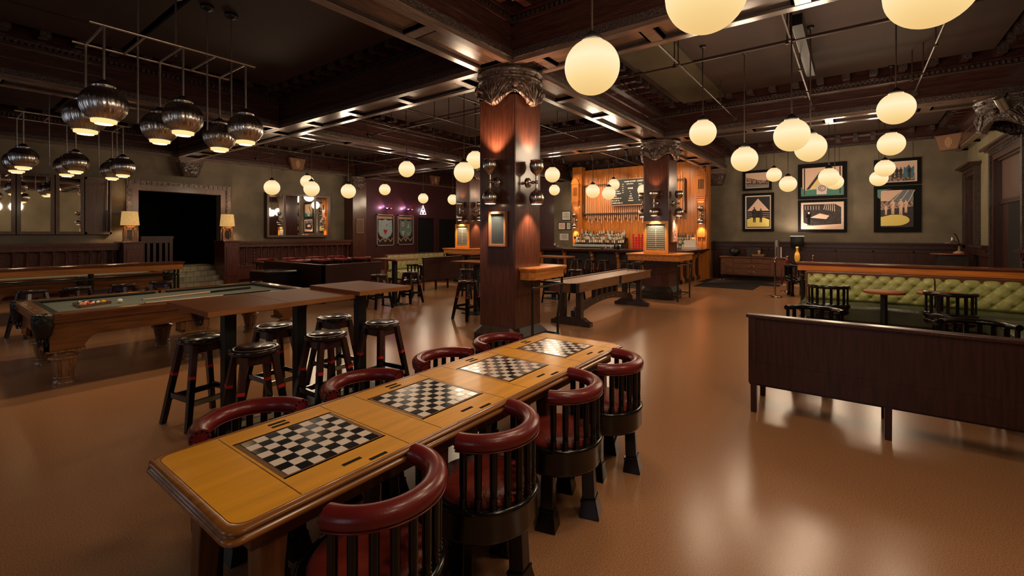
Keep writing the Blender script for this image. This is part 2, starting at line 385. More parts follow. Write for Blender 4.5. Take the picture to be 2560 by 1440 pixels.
# dropped panels in the ceiling bays
bx = [X0, -.9, 5.34, 11.66, X1]; by = [Y0, 4.08, 10.6, Y1]
pm = MB()
for i in range(4):
    for j in range(3):
        x0, x1, y0, y1 = bx[i]+.72, bx[i+1]-.72, by[j]+.72, by[j+1]-.72
        xm = (x0+x1)/2
        pm.box(x0, y0, 4.74, xm-.05, y1, 4.79, 0 if (i+j) % 3 else 0); pm.box(xm+.05, y0, 4.74, x1, y1, 4.79)
        pm.box(x0, y1-.9, 4.72, xm-.3, y1-.1, 4.739, 1 if (i, j) in ((2, 0),) else 0)
pm.box(6.4, 2.3, 4.70, 11.0, 3.2, 4.735, 1)
n_ += 1; struct('trim_%d' % n_, pm, ['panel', 'panel_g'])

# ------------------------------------------------------------ columns
def capital(mb, hw, R1, z0, z1, m=0, rounds=14, cx=0, cy=0):
    NT, NZ = 256, 34
    def fn(u, v):
        t = u*2*PI
        sq = hw/max(abs(math.cos(t)), abs(math.sin(t)))
        sq = min(sq, hw*1.34)
        lobe = .5+.5*math.cos(4*t)           # 1 at the middle of each face
        zb = z0 + .15*(1-lobe)
        z = zb + (z1-zb)*v
        k = min(1, .30+.70*v**.5) if v > .06 else .30*(v/.06)**.5+.02
        r = sq*1.02*(1-k) + R1*k
        ph = ((t+PI/4) % (PI/2))-PI/4     # angle from the lobe
        leaf = abs(math.cos(ph*6))**.5; ridge = abs(math.sin(ph*30/(.75+.9*v)))**.7
        curl = math.sin(v*PI*3.0+leaf*2.2)
        r += (.035*leaf*math.sin(min(1, v*1.6)*PI) + .026*ridge*(1-.5*v) + .022*curl*leaf + .02*noise.noise((math.cos(t)*9, math.sin(t)*9, v*7)))*(1-v*.4)
        r += .03*math.exp(-((v-.05)/.08)**2)*lobe
        return (cx+r*math.cos(t), cy+r*math.sin(t), z)
    mb.grid(fn, NT, NZ, m)
    for f_ in range(4):          # fanned acanthus blades on every lobe, a small shield over every corner
        t0 = f_*PI/2
        for j in range(-5, 6):
            pts = []; rr = []
            for q in range(8):
                w_ = q/7; tt = t0+j*.115*w_**.75; vv = .03+w_*(.86-.035*abs(j))
                x, y, z = fn(tt/(2*PI) % 1, vv); e_ = 1+(.03+.05*w_**4)/R1*.46
                pts.append((cx+(x-cx)*e_, cy+(y-cy)*e_, z-.03*w_**5)); rr.append(.006+.016*math.sin(PI*min(1, .15+w_*.85))**.7)
            mb.sweep(pts, rr, 6, m, sq=.6)
        t1 = t0+PI/4; x, y, z = fn(t1/(2*PI) % 1, .55); mb.sphere((cx+(x-cx)*1.06, cy+(y-cy)*1.06, z), .05, 10, m, sz=1.3)
    n = 40; C = (cx, cy, 0)
    mb.lathe([(R1*.95, z1-.02), (R1*1.02, z1), (R1*1.04, z1+.03), (R1*.99, z1+.045), (R1*1.03, z1+.07), (R1*1.08, z1+.10), (R1*1.08, z1+.13), (R1*.9, z1+.14)], C, n, m)
    for k in range(rounds):
        t = 2*PI*(k+.5)/rounds; mb.sphere((cx+R1*1.03*math.cos(t), cy+R1*1.03*math.sin(t), z1+.062), .028, 8, m)
def column(cx, cy, label, hw=.32):
    t = thing('column', label, 'column', (cx, cy, 0))
    m = MB().box(-hw, -hw, .3, hw, hw, 3.6)
    for sx in (-1, 1):
        for sy in (-1, 1): m.cyl((sx*(hw-.012), sy*(hw-.012), .3), (sx*(hw-.012), sy*(hw-.012), 3.6), .016, n=8)
    obj('shaft', m, 'col', t)
    P = lambda a: [(-a, -a+.1), (-a+.1, -a), (a-.1, -a), (a, -a+.1), (a, a-.1), (a-.1, a), (-a+.1, a), (-a, a-.1)]
    m = MB().prism(P(hw+.115), 0, .2)
    a, b = P(hw+.115), P(hw+.02); n = 8
    m.add([(x, y, .2) for x, y in a] + [(x, y, .31) for x, y in b], [(i, (i+1) % n, n+(i+1) % n, n+i) for i in range(n)] + [tuple(range(n, 2*n))])
    obj('plinth', m, 'plinth', t)
    m = MB(); capital(m, hw, .46, 3.47, 3.84); m.box(-.33, -.33, 3.9, .33, .33, ZS+.02)
    obj('capital', m, 'bronze', t)
    return t
c1 = column(5.42, 4.10, 'nearest wooden column with carved capital, behind the chess table')
dup(c1, (11.66, 3.98, 0), label='wooden column with shuffleboard score board, in front of the bar')
dup(c1, (11.66, 10.60, 0), label='farthest wooden column, half hidden behind the nearest one')
# pilasters
def pilaster(x, y, side, label, full=True, zt=3.85):
    t = thing('pilaster', label, 'pilaster', (x, y, 0))
    if full: obj('shaft', MB().box(-.32, -.3, 0, .32, .3, 3.7), 'col', t)
    m = MB(); capital(m, .22, .36, 3.45, 3.86); obj('capital', m, 'carved' if not full else 'bronze', t)
    return t
pilaster(11.3, Y1-.32, 'y', 'brown pilaster on the far left wall with small grey frame')
def corbel(x, y, ax, label):
    t = thing('corbel', label, 'corbel', (x, y, 0))
    m = MB(); sx, sy = (.3, .2) if ax == 'y' else (.2, .3)
    m.box(-sx-.04, -sy-.02, 3.88, sx+.04, sy+.02, 4.0, 0); m.box(-sx, -sy, 3.82, sx, sy, 3.88, 0)
    obj('cap_moulding', m, 'soffit', t)
    def fn(u, v):
        a = u*2*PI; q = 1/max(abs(math.cos(a)), abs(math.sin(a))); q = min(q, 1.25)
        k = .62+.38*v**.8; r = q*k*(1+.10*noise.noise((math.cos(a)*5, math.sin(a)*5, v*6))+.05*abs(math.sin(a*9+v*5)))
        return (sx*r*math.cos(a), sy*r*math.sin(a), 3.42+.4*v)
    m = MB().grid(fn, 72, 16); m.box(-sx*.55, -sy*.55, 3.43, sx*.55, sy*.55, 3.8)
    obj('carved_block', m, 'carved', t); return t
corbel(5.34, Y1-.35, 'y', 'carved corbel on the left wall above the dark doorway')
corbel(X1-.25, 4.05, 'x', 'carved corbel on the end wall right of the bar')
t = thing('corbel', 'large carved leaf corbel at the top of the right wall', 'corbel', (11.60, Y0+.25, 0))
m = MB(); capital(m, .38, .58, 3.42, 3.86); obj('carved_block', m, 'carved', t)
t = thing('spotlight', 'small silver spotlight clipped beside the large leaf corbel', 'spotlight', (11.05, Y0+.55, 3.93))
obj('can', MB().cyl((-.1, .12, -.02), (.02, .02, -.2), .065, n=16), 'cpipe', t)
obj('mount', MB().cyl((0, 0, .07), (-.04, .06, -.1), .015), 'blackm', t)

# ------------------------------------------------------------ left wall wainscot with balusters
def baluster(mb, x, y, z0, z1, twist=False, m=0):
    h = z1-z0
    if twist:
        pts = [(x+.018*math.cos(a*.9), y+.018*math.sin(a*.9), z0+h*a/40) for a in range(41)]
        mb.sweep(pts, .026, 8, m)
    else:
        mb.lathe([(.045, 0), (.045, .06*h), (.03, .1*h), (.038, .14*h), (.034, .5*h), (.026, .84*h), (.036, .87*h), (.028, .9*h), (.046, .95*h), (.046, h)], (x, y, z0), 10, m)
def wains(name, x0, x1, y):
    m = MB(); m.box(x0, y+.16, 0, x1, Y1, 1.28, 0); m.box(x0, y, 0, x1, y+.18, .56, 0); m.box(x0, y-.14, .1, x1, y, .5); m.box(x0, y-.16, .5, x1, y+.02, .56)
    m.box(x0, y-.14, 1.18, x1, Y1, 1.28); m.box(x0-.02, y-.18, 1.28, x1+.02, Y1, 1.31); m.box(x0, y-.22, 1.33, x1, Y1, 1.38, 1); m.box(x0, y-.2, 1.31, x1, Y1, 1.33)
    n = int((x1-x0)/.235)
    for i in range(n): baluster(m, x0+.12+i*(x1-x0-.24)/max(1, n-1), y-.055, .56, 1.18, i % 6 == 2)
    return struct(name, m, ['wains', 'wainsX'])
wains('trim_wainscot_left', X0, 3.6, 16.6)
wains('trim_wainscot_mid', 6.6, 10.97, 16.6)
for x, s in ((3.85, 'left'), (6.38, 'right')):
    m = MB().box(x-.22, 16.2, 0, x+.22, Y1, 1.36); m.box(x-.26, 16.16, 1.36, x+.26, Y1, 1.41); m.box(x-.16, 16.185, .25, x+.16, 16.2, 1.2)
    tag(obj('pedestal', m, 'wains', bevel=.006), 'mahogany pedestal %s of the dark doorway under a lamp' % s, 'pedestal')
# small gate panel in front of the opening
t = thing('stair_gate', 'short dark slatted gate panel beside the left doorway lamp', 'gate', (0, 0, 0))
m = MB().box(4.1, 16.45, 0, 4.82, 16.5, .6); m.box(4.08, 16.42, 1.5, 4.86, 16.53, 1.56); m.box(4.1, 16.44, 1.36, 4.84, 16.51, 1.5); m.box(4.76, 16.43, .0, 4.84, 16.52, 1.5); m.box(4.08, 16.43, 0, 4.16, 16.52, 1.5)
obj('frame', m, 'mahog', t)
for k in range(4): obj('slat', MB().box(4.22+k*.145, 16.46, .6, 4.29+k*.145, 16.5, 1.36), 'mahog', t)
# end wall dado
m = MB(); m.box(X1-.1, Y0, 0, X1, 4.2, 1.2); m.box(X1-.16, Y0, 1.18, X1, 4.2, 1.22); m.box(X1-.2, Y0, 1.31, X1, 4.2, 1.36); m.box(X1-.13, Y0, 1.22, X1, 4.2, 1.31)
for k in range(14): m.box(X1-.17, Y0+.3+k*.47, 1.25, X1-.12, Y0+.37+k*.47, 1.29)
for k in range(7):
    y = Y0+.2+k*.95; m.box(X1-.13, y, .15, X1-.1, y+.04, 1.1); m.box(X1-.13, y, 1.06, X1-.1, y+.95, 1.1)
struct('trim_dado_end', m, ['mahog'])
m = MB()
for x0, x1 in ((14.95, 16.55), (2, 12.3)):
    m.box(x0, Y0, 0, x1, Y0+.08, 1.1); m.box(x0, Y0, 1.1, x1, Y0+.14, 1.14); m.box(x0, Y0, 1.3, x1, Y0+.24, 1.36)
    m.box(x0, Y0, 1.14, x1, Y0+.1, 1.3)
    for k in range(int((x1-x0)/.14)): m.box(x0+k*.14, Y0, 1.2, x0+.07+k*.14, Y0+.19, 1.3)
struct('trim_dado_right', m, ['mahogX'])
# right wall doors
def door_r(name, x0, x1, z1, carve=True):
    m = MB(); y = Y0
    for a, b, d, k in ((0, .12, .08, 0), (.12, .24, .12, 1)):
        m.box(x0-b, y, 0, x0-a, y+d, z1+b, k); m.box(x1+a, y, 0, x1+b, y+d, z1+b, k); m.box(x0-a, y, z1+a, x1+a, y+d, z1+b, k)
    m.box(x0-.34, y, z1+.24, x1+.34, y+.26, z1+.29); m.box(x0-.30, y, z1+.20, x1+.30, y+.18, z1+.24)
    m.box(x0, y-.14, 0, x1, y-.06, z1)
    for xa in (x0, x1-.04): m.box(xa, y-.3, 0, xa+.04, y+.02, z1)
    m.box(x0, y-.3, z1-.04, x1, y+.02, z1)
    m.box(x0, y-.06, 2.3, x1, y-.03, 2.4)
    return m
m = door_r('door_2', 12.6, 14.75, 3.3)
for k in range(26): m.box(12.5+k*.09, Y0+.1, 3.44, 12.55+k*.09, Y0+.15, 3.53, 1)
m.box(12.64, Y0-.06, 2.4, 14.71, Y0-.05, 3.26, 2)
m.box(12.64, Y0-.06, 0, 14.2, Y0-.05, 2.3, 3)
struct('door_2', m, ['mahog', 'carved', 'mframe', 'void'])
m = door_r('door_3', 16.75, 17.95, 3.2)
m.box(16.92, Y0-.07, .2, 17.78, Y0-.045, 1.2); m.box(16.92, Y0-.07, 1.5, 17.78, Y0-.045, 2.25); m.box(16.92, Y0-.07, 2.5, 17.78, Y0-.045, 3.0)
struct('door_3', m, ['mahog', 'carved'])
tag(obj('door_handle', MB().box(16.83, Y0-.07, 1.5, 16.88, Y0-.0, 1.72), 'gold'), 'small brass door handle on the far right door', 'door handle')
# plum wall doors at the far left end
for i, (x0, x1, z1) in enumerate(((14.95, 16.0, 2.4), (16.35, 17.7, 2.38))):
    m = MB(); m.box(x0, Y1-.03, 0, x1, Y1-.01, z1, 1); frame_y(m, x0, x1, z1, Y1, .09, .07)
    struct('door_%d' % (4+i), m, ['plum', 'void'])

# ============================================================ CHESS TABLE
TX0, TX1, TY0, TY1, TZ = .56, 3.46, 1.46, 2.24, .76
t = thing('chess_table', 'long honey-oak game table with four inlaid chessboards', 'table', ((TX0+TX1)/2, (TY0+TY1)/2, 0))
hx, hy = (TX1-TX0)/2, (TY1-TY0)/2
def rrect(a, b, r, n=5):
    p = []
    for cx_, cy_, s in ((a-r, b-r, 0), (-a+r, b-r, 1), (-a+r, -b+r, 2), (a-r, -b+r, 3)):
        p += [(cx_+r*math.cos(PI/2*(s+k/n)), cy_+r*math.sin(PI/2*(s+k/n))) for k in range(n+1)]
    return p
def ring_stack(mb, specs, m=0):
    """stacked rounded rectangles: list of (inset, z)"""
    ps = [rrect(hx-i_, hy-i_, .05) for i_, z in specs]; n = len(ps[0])
    v = [(x, y, z) for p, (i_, z) in zip(ps, specs) for x, y in p]
    mb.add(v, [(k*n+i, k*n+(i+1) % n, (k+1)*n+(i+1) % n, (k+1)*n+i) for k in range(len(ps)-1) for i in range(n)], m, True)
    return v, n
m = MB()
v, n = ring_stack(m, [(.03, TZ-.05), (.005, TZ-.046), (0, TZ-.036), (.004, TZ-.026), (.014, TZ-.024), (.014, TZ-.018), (.006, TZ-.014), (.006, TZ-.006), (.016, TZ), (.034, TZ), (.036, TZ-.0015), (.038, TZ)], 1)
m.add(v[-n:], [tuple(range(n))], 0); m.add(v[:n], [tuple(range(n))[::-1]], 1)
top = obj('tabletop', m, ['oak', 'oak_edge'], t)
# seams and slots
BXs = [1.045-2.01, 1.705-2.01, 2.385-2.01, 3.045-2.01]; CY = 1.865-(TY0+TY1)/2
for bx_ in BXs:
    for s in (-1, 1): obj('seam', MB().box(bx_+s*.235-.0015, -hy+.045, TZ-.002, bx_+s*.235+.0015, hy-.045, TZ+.0006), 'apron', t)
for bx_ in BXs:
    m = MB()
    for k in range(4):
        for s in (-1, 1): m.box(bx_-.222, CY+s*.215-.004, TZ-.002, bx_+.222, CY+s*.215+.004, TZ+.0008)
    m.box(bx_-.222, CY-.215, TZ-.001, bx_+.222, CY+.215, TZ+.0004); 
    o = obj('board_border', m, 'oak_dk', t)
    m = MB(); q = .0505
    for i in range(8):
        for j in range(8): m.box(bx_-.202+i*q+.0008, CY-.202+j*q+.0008, TZ, bx_-.202+(i+1)*q-.0008, CY-.202+(j+1)*q-.0008, TZ+.0022, (i+j) % 2)
    obj('chessboard', m, ['tile_w', 'tile_b'], t, bevel=.0008)
    for dy in (-.30, -.345, .262, .298):
        m = MB().prism([(bx_-.04+dx*.08+(0 if abs(dy) < .32 else .09*(1 if dy < 0 else -1)), CY+dy+yy) for dx, yy in ((0, -.009), (1, -.009), (1, .009), (0, .009))], TZ-.02, TZ+.0009)
        obj('card_slot', m, 'void', t)
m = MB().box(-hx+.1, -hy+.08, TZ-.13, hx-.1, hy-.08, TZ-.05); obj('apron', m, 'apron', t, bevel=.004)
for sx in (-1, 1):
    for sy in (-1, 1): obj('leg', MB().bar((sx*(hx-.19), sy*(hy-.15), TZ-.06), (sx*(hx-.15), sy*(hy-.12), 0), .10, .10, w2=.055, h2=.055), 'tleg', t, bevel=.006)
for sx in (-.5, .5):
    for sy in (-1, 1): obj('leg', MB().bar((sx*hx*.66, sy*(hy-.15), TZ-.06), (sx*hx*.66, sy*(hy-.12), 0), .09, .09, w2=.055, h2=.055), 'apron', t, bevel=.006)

# ============================================================ BARREL CHAIRS
def barrel_chair(label, group, loc, rz):
    """faces +y; back rail is a half ring on the -y side"""
    t = thing('barrel_chair', label, 'chair', loc, rz, group)
    m = MB(); Rr = .232; A = [R(-176+172*k/36) for k in range(37)]
    pts = [(Rr*math.cos(a), Rr*math.sin(a), .742) for a in A]
    m.sweep(pts, .043, 16, 0, sq=.88)
    rail = obj('back_rail', m, 'red', t)
    m = MB(); m.sweep([((Rr+.034)*math.cos(a), (Rr+.036)*math.sin(a), .714) for a in A], .0035, 5); m.sweep([((Rr-.033)*math.cos(a), (Rr-.034)*math.sin(a), .714) for a in A], .0035, 5)
    obj('piping', m, 'red', rail)
    for e_, a in ((pts[0], A[0]), (pts[-1], A[-1])):
        o = MB(); r0 = Vector(e_)
        for k in range(10):
            b = 2*PI*k/10; o.sphere(r0 + Vector((math.cos(a)*.034*math.cos(b), math.sin(a)*.034*math.cos(b), .03*math.sin(b))) + Vector((-math.sin(a), math.cos(a), 0))*(.003 if e_ is pts[-1] else -.003), .006, 6)
        obj('stud_row', o, 'black', rail)
    m = MB().lathe([(.05, .31), (.252, .31), (.26, .325), (.26, .43), (.267, .44), (.267, .452), (.252, .458), (.228, .458), (.222, .44)], n=40); obj('seat_drum', m, 'black', t)
    m = MB().lathe([(.226, .44), (.226, .462), (.21, .482), (.14, .494), (.05, .497), (.001, .497)], n=36); obj('seat_cushion', m, 'redseat', t)
    for k in range(11):
        a = R(-170+160*k/10); x, y = (Rr+.006)*math.cos(a), (Rr+.006)*math.sin(a)
        m = MB().lathe([(.016, 0), (.019, .02), (.014, .028), (.019, .036), (.014, .044), (.019, .052), (.015, .06), (.0175, .12), (.0175, .26)], (x, y, .45), 10)
        obj('spindle', m, 'black', t)
    for k in range(4):
        a = R(-90+90*k); x, y = .185*math.cos(a), .185*math.sin(a); p = (x, y, .34); q = (x*1.06, y*1.06, .10)
        m = MB(); m.bar(p, q, .068, .068, w2=.074, h2=.074); m.bar(q, (x*1.10, y*1.10, 0), .084, .084, w2=.118, h2=.118)
        m.bar((x*1.04, y*1.04, .105), (x*1.06, y*1.06, .09), .092, .092)
        obj('leg', m, 'black', t, bevel=.004)
    return t
cx4 = [1.035, 1.675, 2.36, 3.0]
lab_r = ['oxblood barrel chair nearest the camera, on the right side of the chess table', 'second oxblood barrel chair along the right side of the chess table', 'third oxblood barrel chair along the right side of the chess table', 'farthest oxblood barrel chair on the right side of the chess table']
lab_l = ['oxblood barrel chair at the nearest board, left side of the chess table', 'oxblood barrel chair at the second board, left side of the chess table', 'oxblood barrel chair at the third board, left side of the chess table', 'oxblood barrel chair at the farthest board, left side, by the column']
ch = barrel_chair(lab_r[0], 'barrel chairs around the near chess table', (cx4[0], 1.42, 0), R(13))
for i in range(1, 4): dup(ch, (cx4[i], 1.43, 0), R(12+(-3, 4, 0)[i-1]), lab_r[i])
for i in range(4): dup(ch, (cx4[i]-.02, 2.30, 0), PI, lab_l[i])

# ============================================================ STOOLS
def stool(label, group, loc, rz=0):
    t = thing('stool', label, 'stool', loc, rz, group)
    H = .74; m = MB().lathe([(.02, H-.045), (.165, H-.045), (.182, H-.03), (.184, H-.012), (.176, H-.002), (.150, H), (.146, H-.003), (.140, H-.003), (.136, H), (.001, H)], n=36)
    s = obj('seat', m, 'stoolseat', t)
    obj('hand_slot', MB().bar((-.04, 0, H-.004), (.04, .008, H-.004), .012, .0094), 'void', s)
    obj('seat_frame', MB().box(-.115, -.115, H-.12, .115, .115, H-.046), 'stoolleg', t)
    for sx in (-1, 1):
        for sy in (-1, 1):
            P = lambda z: Vector((sx*(.10+.105*(1-z/H)), sy*(.10+.105*(1-z/H)), z))
            m = MB().bar(P(H-.05), P(.44), .045, .045, 0); m.bar(P(.44), P(.415), .047, .047, 1); m.bar(P(.415), P(0), .045, .045, 2, w2=.04, h2=.04)
            obj('leg', m, ['stoolleg', 'redband', 'black'], t)
    P = lambda sx, sy, z: (sx*(.10+.105*(1-z/H)), sy*(.10+.105*(1-z/H)), z)
    for (a, b, z, k) in (((-1, -1), (1, -1), .22, 1), ((1, -1), (1, 1), .25, 0), ((1, 1), (-1, 1), .22, 0), ((-1, 1), (-1, -1), .25, 0)):
        o = obj('stretcher', MB().bar(P(*a, z), P(*b, z), .022, .045), 'black', t)
        if k: obj('kick_plate', MB().bar(P(*a, z), P(*b, z), .026, .04), 'brass', o)
    return t
g = 'dark stools around the three brown pub tables'
st = stool('dark stool left of the nearest pub table post', g, (1.57, 4.62, 0), R(8))
for (x, y, rz, lb) in ((1.68, 3.84, -6, 'dark stool nearest the camera at the pub tables'), (2.20, 4.60, 4, 'dark stool between the first two pub table posts, far side'), (2.30, 3.85, 0, 'dark stool nearest side between the first two pub table posts'),
                       (2.83, 4.56, 3, 'dark stool on the far side by the last pub table post'), (2.93, 3.88, 5, 'rightmost dark stool at the end of the pub tables')):
    dup(st, (x, y, 0), R(rz), lb)
gl = 'stools tucked under the left drink rail'
for x, lb in ((1.22, 'leftmost'), (1.75, 'second from left'), (2.35, 'third from left'), (2.92, 'rightmost')):
    dup(st, (x, 10.55, 0), R(x*20), '%s stool tucked under the long drink rail behind the pool table' % lb, gl)
gm = 'stools at the tall tables beyond the column'
for (x, y, lb) in ((6.30, 8.40, 'stool left of the square pedestal table before the booth'), (7.20, 8.42, 'stool right of the square pedestal table before the booth'), (6.50, 5.95, 'stool just left of the nearest column'),
                   (8.6, 7.9, 'distant stool seen left of the nearest column'), (9.35, 5.85, 'stool seen under the shuffleboard table, left one'), (10.1, 5.6, 'stool behind the shuffleboard table, right one')):
    dup(st, (x, y, 0), R(x*13), lb, gm)
gb = 'stools lined up along the bar counter'
for i, y in enumerate((8.7, 7.9, 7.35, 6.85, 6.05, 5.6)):
    dup(st, (14.35, y, 0), 0, 'bar stool before the counter, number %s from the left' % ('one', 'two', 'three', 'four', 'five', 'six')[i], gb)

# ============================================================ PUB TABLES
def pub_table(label, loc, wx=.615, wy=.88, group=None, zt=1.07, name='pub_table'):
    t = thing(name, label, 'table', loc, 0, group)
    m = MB().box(-wx/2, -wy/2, zt-.04, wx/2, wy/2, zt, 0); obj('tabletop', m, 'pubtop', t, bevel=.004)
    m = MB().box(-wx/2-.001, -wy/2-.003, zt-.038, wx/2+.001, -wy/2, zt-.002); obj('edge_band', m, 'pubedge', t)
    obj('post', MB().box(-.045, -.045, .03, .045, .045, zt-.05), 'blackm', t)
    obj('top_bracket', MB().box(-.16, -.16, zt-.055, .16, .16, zt-.04), 'blackm', t)
    obj('base', MB().box(-.22, -.22, 0, .22, .22, .02).box(-.14, -.14, .02, .14, .14, .032), 'blackm', t, bevel=.006)
    return t
gp = 'row of three brown pub tables'
pt = pub_table('leftmost and nearest brown pub table in the row of three', (1.635, 4.22, 0), group=gp)
dup(pt, (2.25, 4.22, 0), label='middle brown pub table in the row of three')
dup(pt, (2.86, 4.14, 0), label='rightmost brown pub table of the row, top slightly raised').scale = (1, 1, 1.03)
ga = 'small square tall tables in the far half'
dup(pt, (6.78, 8.48, 0), label='square tall table with two stools in front of the dark booth', group=ga)
dup(pt, (7.1, 6.25, 0), label='tall table peeking out left of the nearest column', group=ga)
dup(pt, (9.9, 6.1, 0), label='small tall table behind the shuffleboard, in front of the bar', group=ga)
dup(pt, (9.9, 9.1, 0), label='distant tall table left of the nearest column by the booth', group=ga)

# ============================================================ POOL TABLES
def pool_table(label, loc, group):
    L, W, H = 2.92, 1.66, .80
    t = thing('pool_table', label, 'pool table', loc, 0, group); a, b = L/2, W/2
    obj('playing_surface', MB().box(-a+.14, -b+.14, H-.06, a-.14, b-.14, H-.035), 'felt', t)
    for s in (-1, 1):
        for x0, x1 in ((-a+.17, -.07), (.07, a-.17)):
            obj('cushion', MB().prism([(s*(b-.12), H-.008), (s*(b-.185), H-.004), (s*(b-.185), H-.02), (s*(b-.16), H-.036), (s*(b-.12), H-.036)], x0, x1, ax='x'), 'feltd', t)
            o = obj('side_rail', MB().box(x0-.09, s*(b-.125), H-.10, x1+.09 if x1 < 0 else x1, s*b, H).box(x0, s*b, H-.035, x1, s*(b+.012), H-.008), 'poolrail', t, bevel=.006)
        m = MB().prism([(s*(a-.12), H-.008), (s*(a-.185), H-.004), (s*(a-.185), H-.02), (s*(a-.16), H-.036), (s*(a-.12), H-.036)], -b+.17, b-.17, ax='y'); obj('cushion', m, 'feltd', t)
        obj('end_rail', MB().box(s*(a-.125), -b+.12, H-.10, s*a, b-.12, H).box(s*a, -b+.12, H-.035, s*(a+.012), b-.12, H-.008), 'poolrail', t, bevel=.006)
        # sight diamonds
        m = MB()
        for k in range(1, 4): m.prism([(s*(a-.05)-.008, -b+.17+k*.33), (s*(a-.05), -b+.165+k*.33), (s*(a-.05)+.008, -b+.17+k*.33), (s*(a-.05), -b+.175+k*.33)], H, H+.0006)
        obj('sight', m, 'white', t)
    # apron with arched lower edge, one per side
    def apron(l, n=16):
        p = [(-l, H-.10), (l, H-.10)]
        z0, z1 = H-.40, H-.27
        p += [(l, z0), (l-.30, z0)]
        p += [(l-.30-.12*k/6, z0+(z1-z0)*math.sin(PI/2*k/6)) for k in range(1, 7)]
        p += [(x, z1-.012+.02*math.cos(x*1.5)) for x in (0.3, 0, -.3)] if l > 1.2 else []
        p += [(-(l-.30-.12*k/6), z0+(z1-z0)*math.sin(PI/2*k/6)) for k in range(6, 0, -1)]
        p += [(-l+.30, z0), (-l, z0)]
        return p[::-1]
    for s in (-1, 1):
        obj('apron', MB().prism(apron(a-.06), s*(b-.06), s*(b-.10), ax='y').box(-a+.05, s*(b-.045), H-.12, a-.05, s*(b-.1), H-.10), 'pool', t)
        obj('apron', MB().prism(apron(b-.06), s*(a-.06), s*(a-.10), ax='x').box(s*(a-.045), -b+.05, H-.12, s*(a-.1), b-.05, H-.10), 'pool', t)
    for x in (-a+.24, 0, a-.24):
        for y in (-b+.24, b-.24):
            m = MB(); m.box(x-.15, y-.15, H-.43, x+.15, y+.15, H-.405); m.box(x-.12, y-.12, H-.405, x+.12, y+.12, H-.2)
            if x == 0: m.box(x-.16, y-.10, H-.39, x+.16, y+.10, H-.2)
            nf = 18
            m.lathe([(.12, .37), (.10, .355), (.075, .34), (.085, .32), (.125, .305), (.135, .285), (.112, .268)], (x, y, 0), 28)
            m.lathe([(.108, .268), (.104, .24), (.076, .09)], (x, y, 0), nf*4, rf=lambda q, z: 1-.07*(math.sin(q*nf) > 0), sm=False)
            m.lathe([(.076, .09), (.092, .085), (.092, .065), (.078, .055), (.082, .04), (.096, .03), (.096, .0)], (x, y, 0), 28)
            obj('leg', m, 'poolleg', t)
    for x in (-a+.05, 0, a-.05):
        for s in (-1, 1):
            y = s*(b-.05) if x else s*(b-.02)
            m = MB(); m.lathe([(.03, H-.26), (.07, H-.22), (.088, H-.12), (.092, H-.02), (.086, H+.002), (.07, H-.005), (.066, H-.05), (.01, H-.1)], (x, y, 0), 20)
            for k in range(8):
                q = 2*PI*k/8; m.cyl((x+.06*math.cos(q), y+.06*math.sin(q), H-.2), (x+.03*math.cos(q+.8), y+.03*math.sin(q+.8), H-.34), .008, n=6)
            obj('pocket', m, 'leatherk', t)
    return t
pl = pool_table('pool table with grey-green cloth, carrying racked balls and two cues', (2.27, 7.55, 0), 'pool tables on the left')
dup(pl, (2.1, 13.0, 0), label='far pool table hidden behind the long drink rail')
# balls, rack, cues
SZ = .765
def pool_ball(name, label, x, y, c, stripe, num=True):
    m = MB(); r = .0286; n = 20
    prof = [(max(1e-4, r*math.sin(PI*j/12)), -r*math.cos(PI*j/12)) for j in range(13)]
    v = []
    for q, z in prof:
        for i in range(n): v.append((q*math.cos(2*PI*i/n), q*math.sin(2*PI*i/n), z))
    for j in range(12):
        mi = 1 if (stripe and not 3 < j < 8) else 0
        m.add([v[(j+a)*n+(i+b) % n] for i in range(n) for a, b in ((0, 0), (0, 1), (1, 1), (1, 0))], [tuple(range(4*i, 4*i+4)) for i in range(n)], mi, True)
    if c != 'cue': m.add([(r*1.01*math.sin(.3)*math.cos(q), r*1.01*math.sin(.3)*math.sin(q), r*1.01*math.cos(.3)) for q in [2*PI*k/10 for k in range(10)]], [tuple(range(10))], 1)
    o = obj(name, m, [c, 'cue'], loc=(x, y, SZ+r)); o.rotation_euler = (random.uniform(-1, 1), random.uniform(-1, 1), random.uniform(0, 6))
    return tag(o, label, 'ball', 'balls racked in the wooden triangle' if c != 'cue' else None)
cols = [('b1', 'yellow'), ('b2', 'dark blue'), ('b3', 'red'), ('b4', 'purple'), ('b5', 'orange'), ('b6', 'green'), ('b7', 'maroon')]
order = [0, 9, 5, 14, 7, 3, 2, 12, 8, 1, 4, 10, 6, 11, 13]; bi = 0; ax, ay = 1.475, 7.47
rowdesc = ['apex', 'second row', 'third row', 'fourth row', 'back row']
for row in range(5):
    for k in range(row+1):
        q = order[bi]; bi += 1
        if q == 7: c, nm, stp = 'b8', 'black', False
        else:
            qq = q if q < 7 else q-8; c, nm = cols[qq]; stp = q > 7
        pool_ball('pool_ball', '%s %s pool ball in the %s of the racked triangle' % ('striped' if stp else 'solid', nm, rowdesc[row]), ax-row*.05, ay+(k-row/2)*.0575, c, stp)
m = MB(); P = [Vector((ax+.075, ay, 0)), Vector((ax-.2-.042, ay+.185, 0)), Vector((ax-.2-.042, ay-.185, 0))]
for i in range(3): m.bar(P[i]+Vector((0, 0, SZ+.018)), P[(i+1) % 3]+Vector((0, 0, SZ+.018)), .012, .034)
tag(obj('ball_rack', m, 'sidewood'), 'dark wooden triangle rack holding fifteen balls on the pool table', 'rack')
pool_ball('cue_ball', 'white cue ball alone on the grey-green cloth', 1.63, 7.44, 'cue', False)
